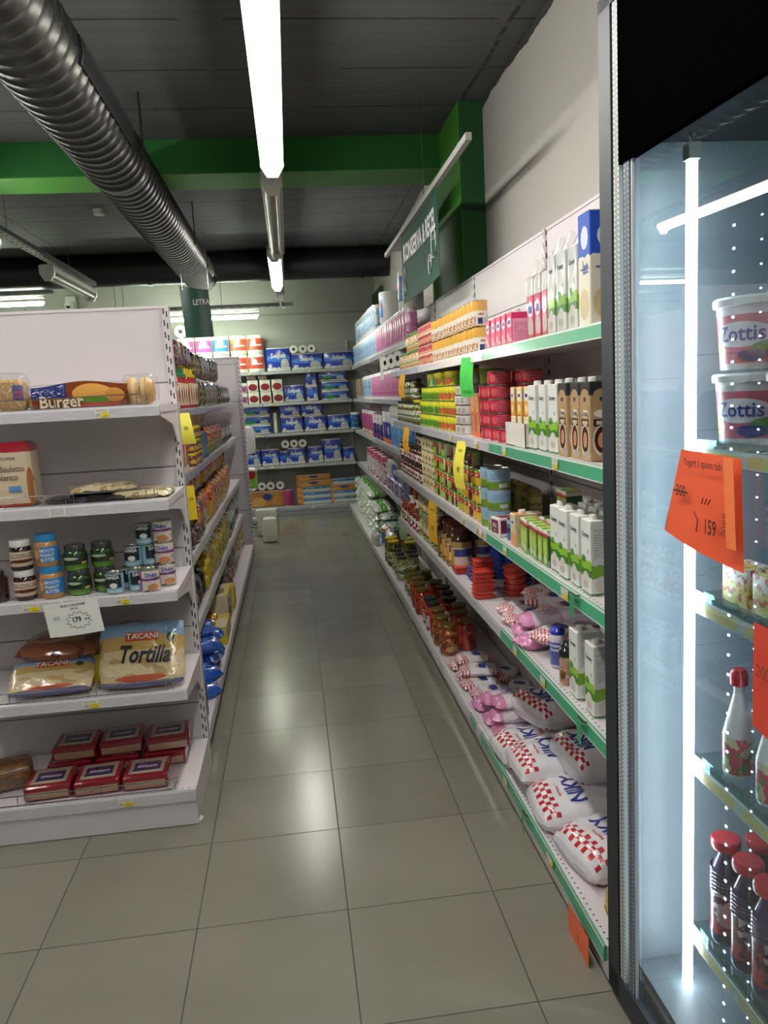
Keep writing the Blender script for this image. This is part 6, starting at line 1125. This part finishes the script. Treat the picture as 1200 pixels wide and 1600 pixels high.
for k in range(25):
    a = 2 * PI * k / 24; rr = 1.0 if k % 2 else .72; p = cf_(.6 + .24 * rr * math.cos(a), .44 + .27 * rr * math.sin(a)); pts.append((p[0], p[1] - .0014, p[2]))
m.tube(pts, .0009, INK, 4); build('lettering', m, t_)
# tortillas shelf (z .572)
S4 = 'end display fourth shelf'
TOR = art('tortilla_bag', '#cbb992', [('rect', 0, 1, .76, 1, '#7fa4c4', .03), ('rect', .0, 1, .55, .76, '#b8995a', .06), ('spots', 5, .56, '#b39a6a', 0, 1, .15, .6), ('ell', .5, .12, .3, .05, '#b8583a', .4), ('rect', 0, 1, 0, .07, '#6a6a94', .04), ('ell', .84, .72, .045, .07, '#2f4a2a', .3), ('rect', .32, .70, .68, .82, '#b8502c')], .13, coat=1.0, bump=1.0, bs=20)
def torti(nm, W, H, txt=True):
    m = MB(); m.M = Matrix.Translation((0, .01, 0)) @ Matrix.Rotation(math.radians(62), 4, 'X') @ Matrix.Translation((0, H / 2, 0)); f = m.pillow(W, H, .05, TOR, 61, 20, .2, px=5, flat=.4)
    if txt: m.text('Tortilla', .098, None, pm('print_black', '#171412', .4), .03, sx=.72, fn=lambda X, Y: f(.01 + X, -.01 + Y + X * -.05, .0035), shear=.35).text('TACANI', .032, None, W_, .01, sx=1.1, fn=lambda X, Y: f(.005 + X, H * .25 + Y, .002))
    return Kind(nm, 'tortilla bag', [('bag', m)])
torti('tortilla_bag', .345, .27).put((-.675, 3.125, .575), -.02, 'large glossy tortilla bag standing at right end, blue sky print')
TO2 = torti('tortilla_bag_low', .34, .15, False)
t2 = MB(); t2.M = Matrix.Rotation(math.radians(35), 4, 'X') @ Matrix.Translation((0, .085, 0)); f2 = t2.pillow(.33, .17, .05, TOR, 62, 18, .2, px=5, flat=.4); t2.text('TACANI', .032, None, W_, .01, sx=1.1, fn=lambda X, Y: f2(.0 + X, .045 + Y, .002))
Kind('tortilla_bag_flat', 'tortilla bag', [('bag', t2)]).put((-1.04, 3.125, .575), .03, 'tortilla bag lying low at left of the standing one')
TMB = art('tomato_wraps', '#8c5030', [('rect', 0, 1, .4, .5, '#6a3418', .1), ('rect', 0, 1, .2, .28, '#b8753f', .1), ('rect', 0, 1, .66, .74, '#b47a48', .1), ('spots', 4, .6, '#5a3020')], .15, coat=1.0, bump=.3)
row(pouch('brown_wrap_packet', TMB, .34, .30, .075, 63, 'wrap packet', 16, True), [(-1.02, 3.34), (-.72, 3.36)], .70, 'brown wrap packet lying at the back', S4, 'brown wraps', end='left')
pack('yellow_case', pm('case_yellow', '#d2bd1e', .5), .30, .24, .12, bev=.004, cat='cardboard box').put((-.93, 3.38, .573), 0, 'yellow cardboard case behind the tortilla bags'); pack('yellow_case_small', pm('case_yellow', '#d2bd1e', .5), .16, .2, .115, bev=.004, cat='cardboard box').put((-.68, 3.40, .573), 0, 'small yellow case behind the standing tortilla bag')
# red bread packs on deck (z .155)
RPK = art('crispbread_red', '#8c1026', [('rect', .12, .88, .14, .92, '#ac9a86', .04), ('rect', .2, .8, .28, .74, '#3a2c5c', .05), ('rect', .28, .72, .45, .56, '#b8a8b0', .04), ('rect', .18, .82, .2, .27, '#cfc0a8')], .15, coat=1.0)
RPS = art('crispbread_side', '#841024', [('rect', .06, .94, .15, .62, '#a88a70', .06)], .15, coat=1.0)
rp_ = Kind('crispbread_pack', 'crispbread pack', [('wrapper', MB().box(-.092, .092, -.085, .085, 0, .062, RPS, top=RPK, bev=.014, seg=3, side=pm('film_crimson', '#8c1026', .15, coat=1))), ('film_seal', MB().sheet(lambda u, v: (-.07 + .14 * u, .086 + .006 * math.sin(9 * u), .02 + .03 * v), 8, 2, pm('film_crimson', '#8c1026', .15, coat=1), .001))])
rows_ = [(-1.09, 3.17, 0, 'front left'), (-.895, 3.17, 0, 'front middle'), (-.70, 3.17, 0, 'front right'), (-1.055, 3.36, 0, 'back left'), (-.855, 3.37, 0, 'back middle'), (-.655, 3.37, 0, 'back right'), (-.89, 3.19, .063, 'upper middle'), (-.69, 3.19, .063, 'upper right'), (-1.03, 3.38, .063, 'upper back left'), (-.84, 3.39, .063, 'upper back middle'), (-.64, 3.38, .063, 'upper back right')]
for x, y, z, w_ in rows_:
    if w_ in ('upper middle', 'upper right'): continue
    rp_.put((x, y, .157 + z), random.uniform(-.05, .05) + .06, 'red wrapped crispbread pack, %s of the group, end display bottom' % w_, 'red crispbread packs')
LOF = art('brown_loaf', '#8a5c30', [('spots', 6, .5, '#5f3c1e'), ('spots', 20, .64, '#b08850')], .35, coat=.6, bump=.6)
build_l = MB().box(-.11, .11, -.07, .07, 0, .11, LOF, bev=.045, seg=4)
Kind('bread_loaf', 'bread loaf', [('loaf', build_l), ('clear_bag', MB().box(-.12, .125, -.078, .078, .001, .12, FILM, bev=.045, seg=3))]).put((-1.30, 3.25, .157), .3, 'brown bread loaf in clear film cut by left photo edge')
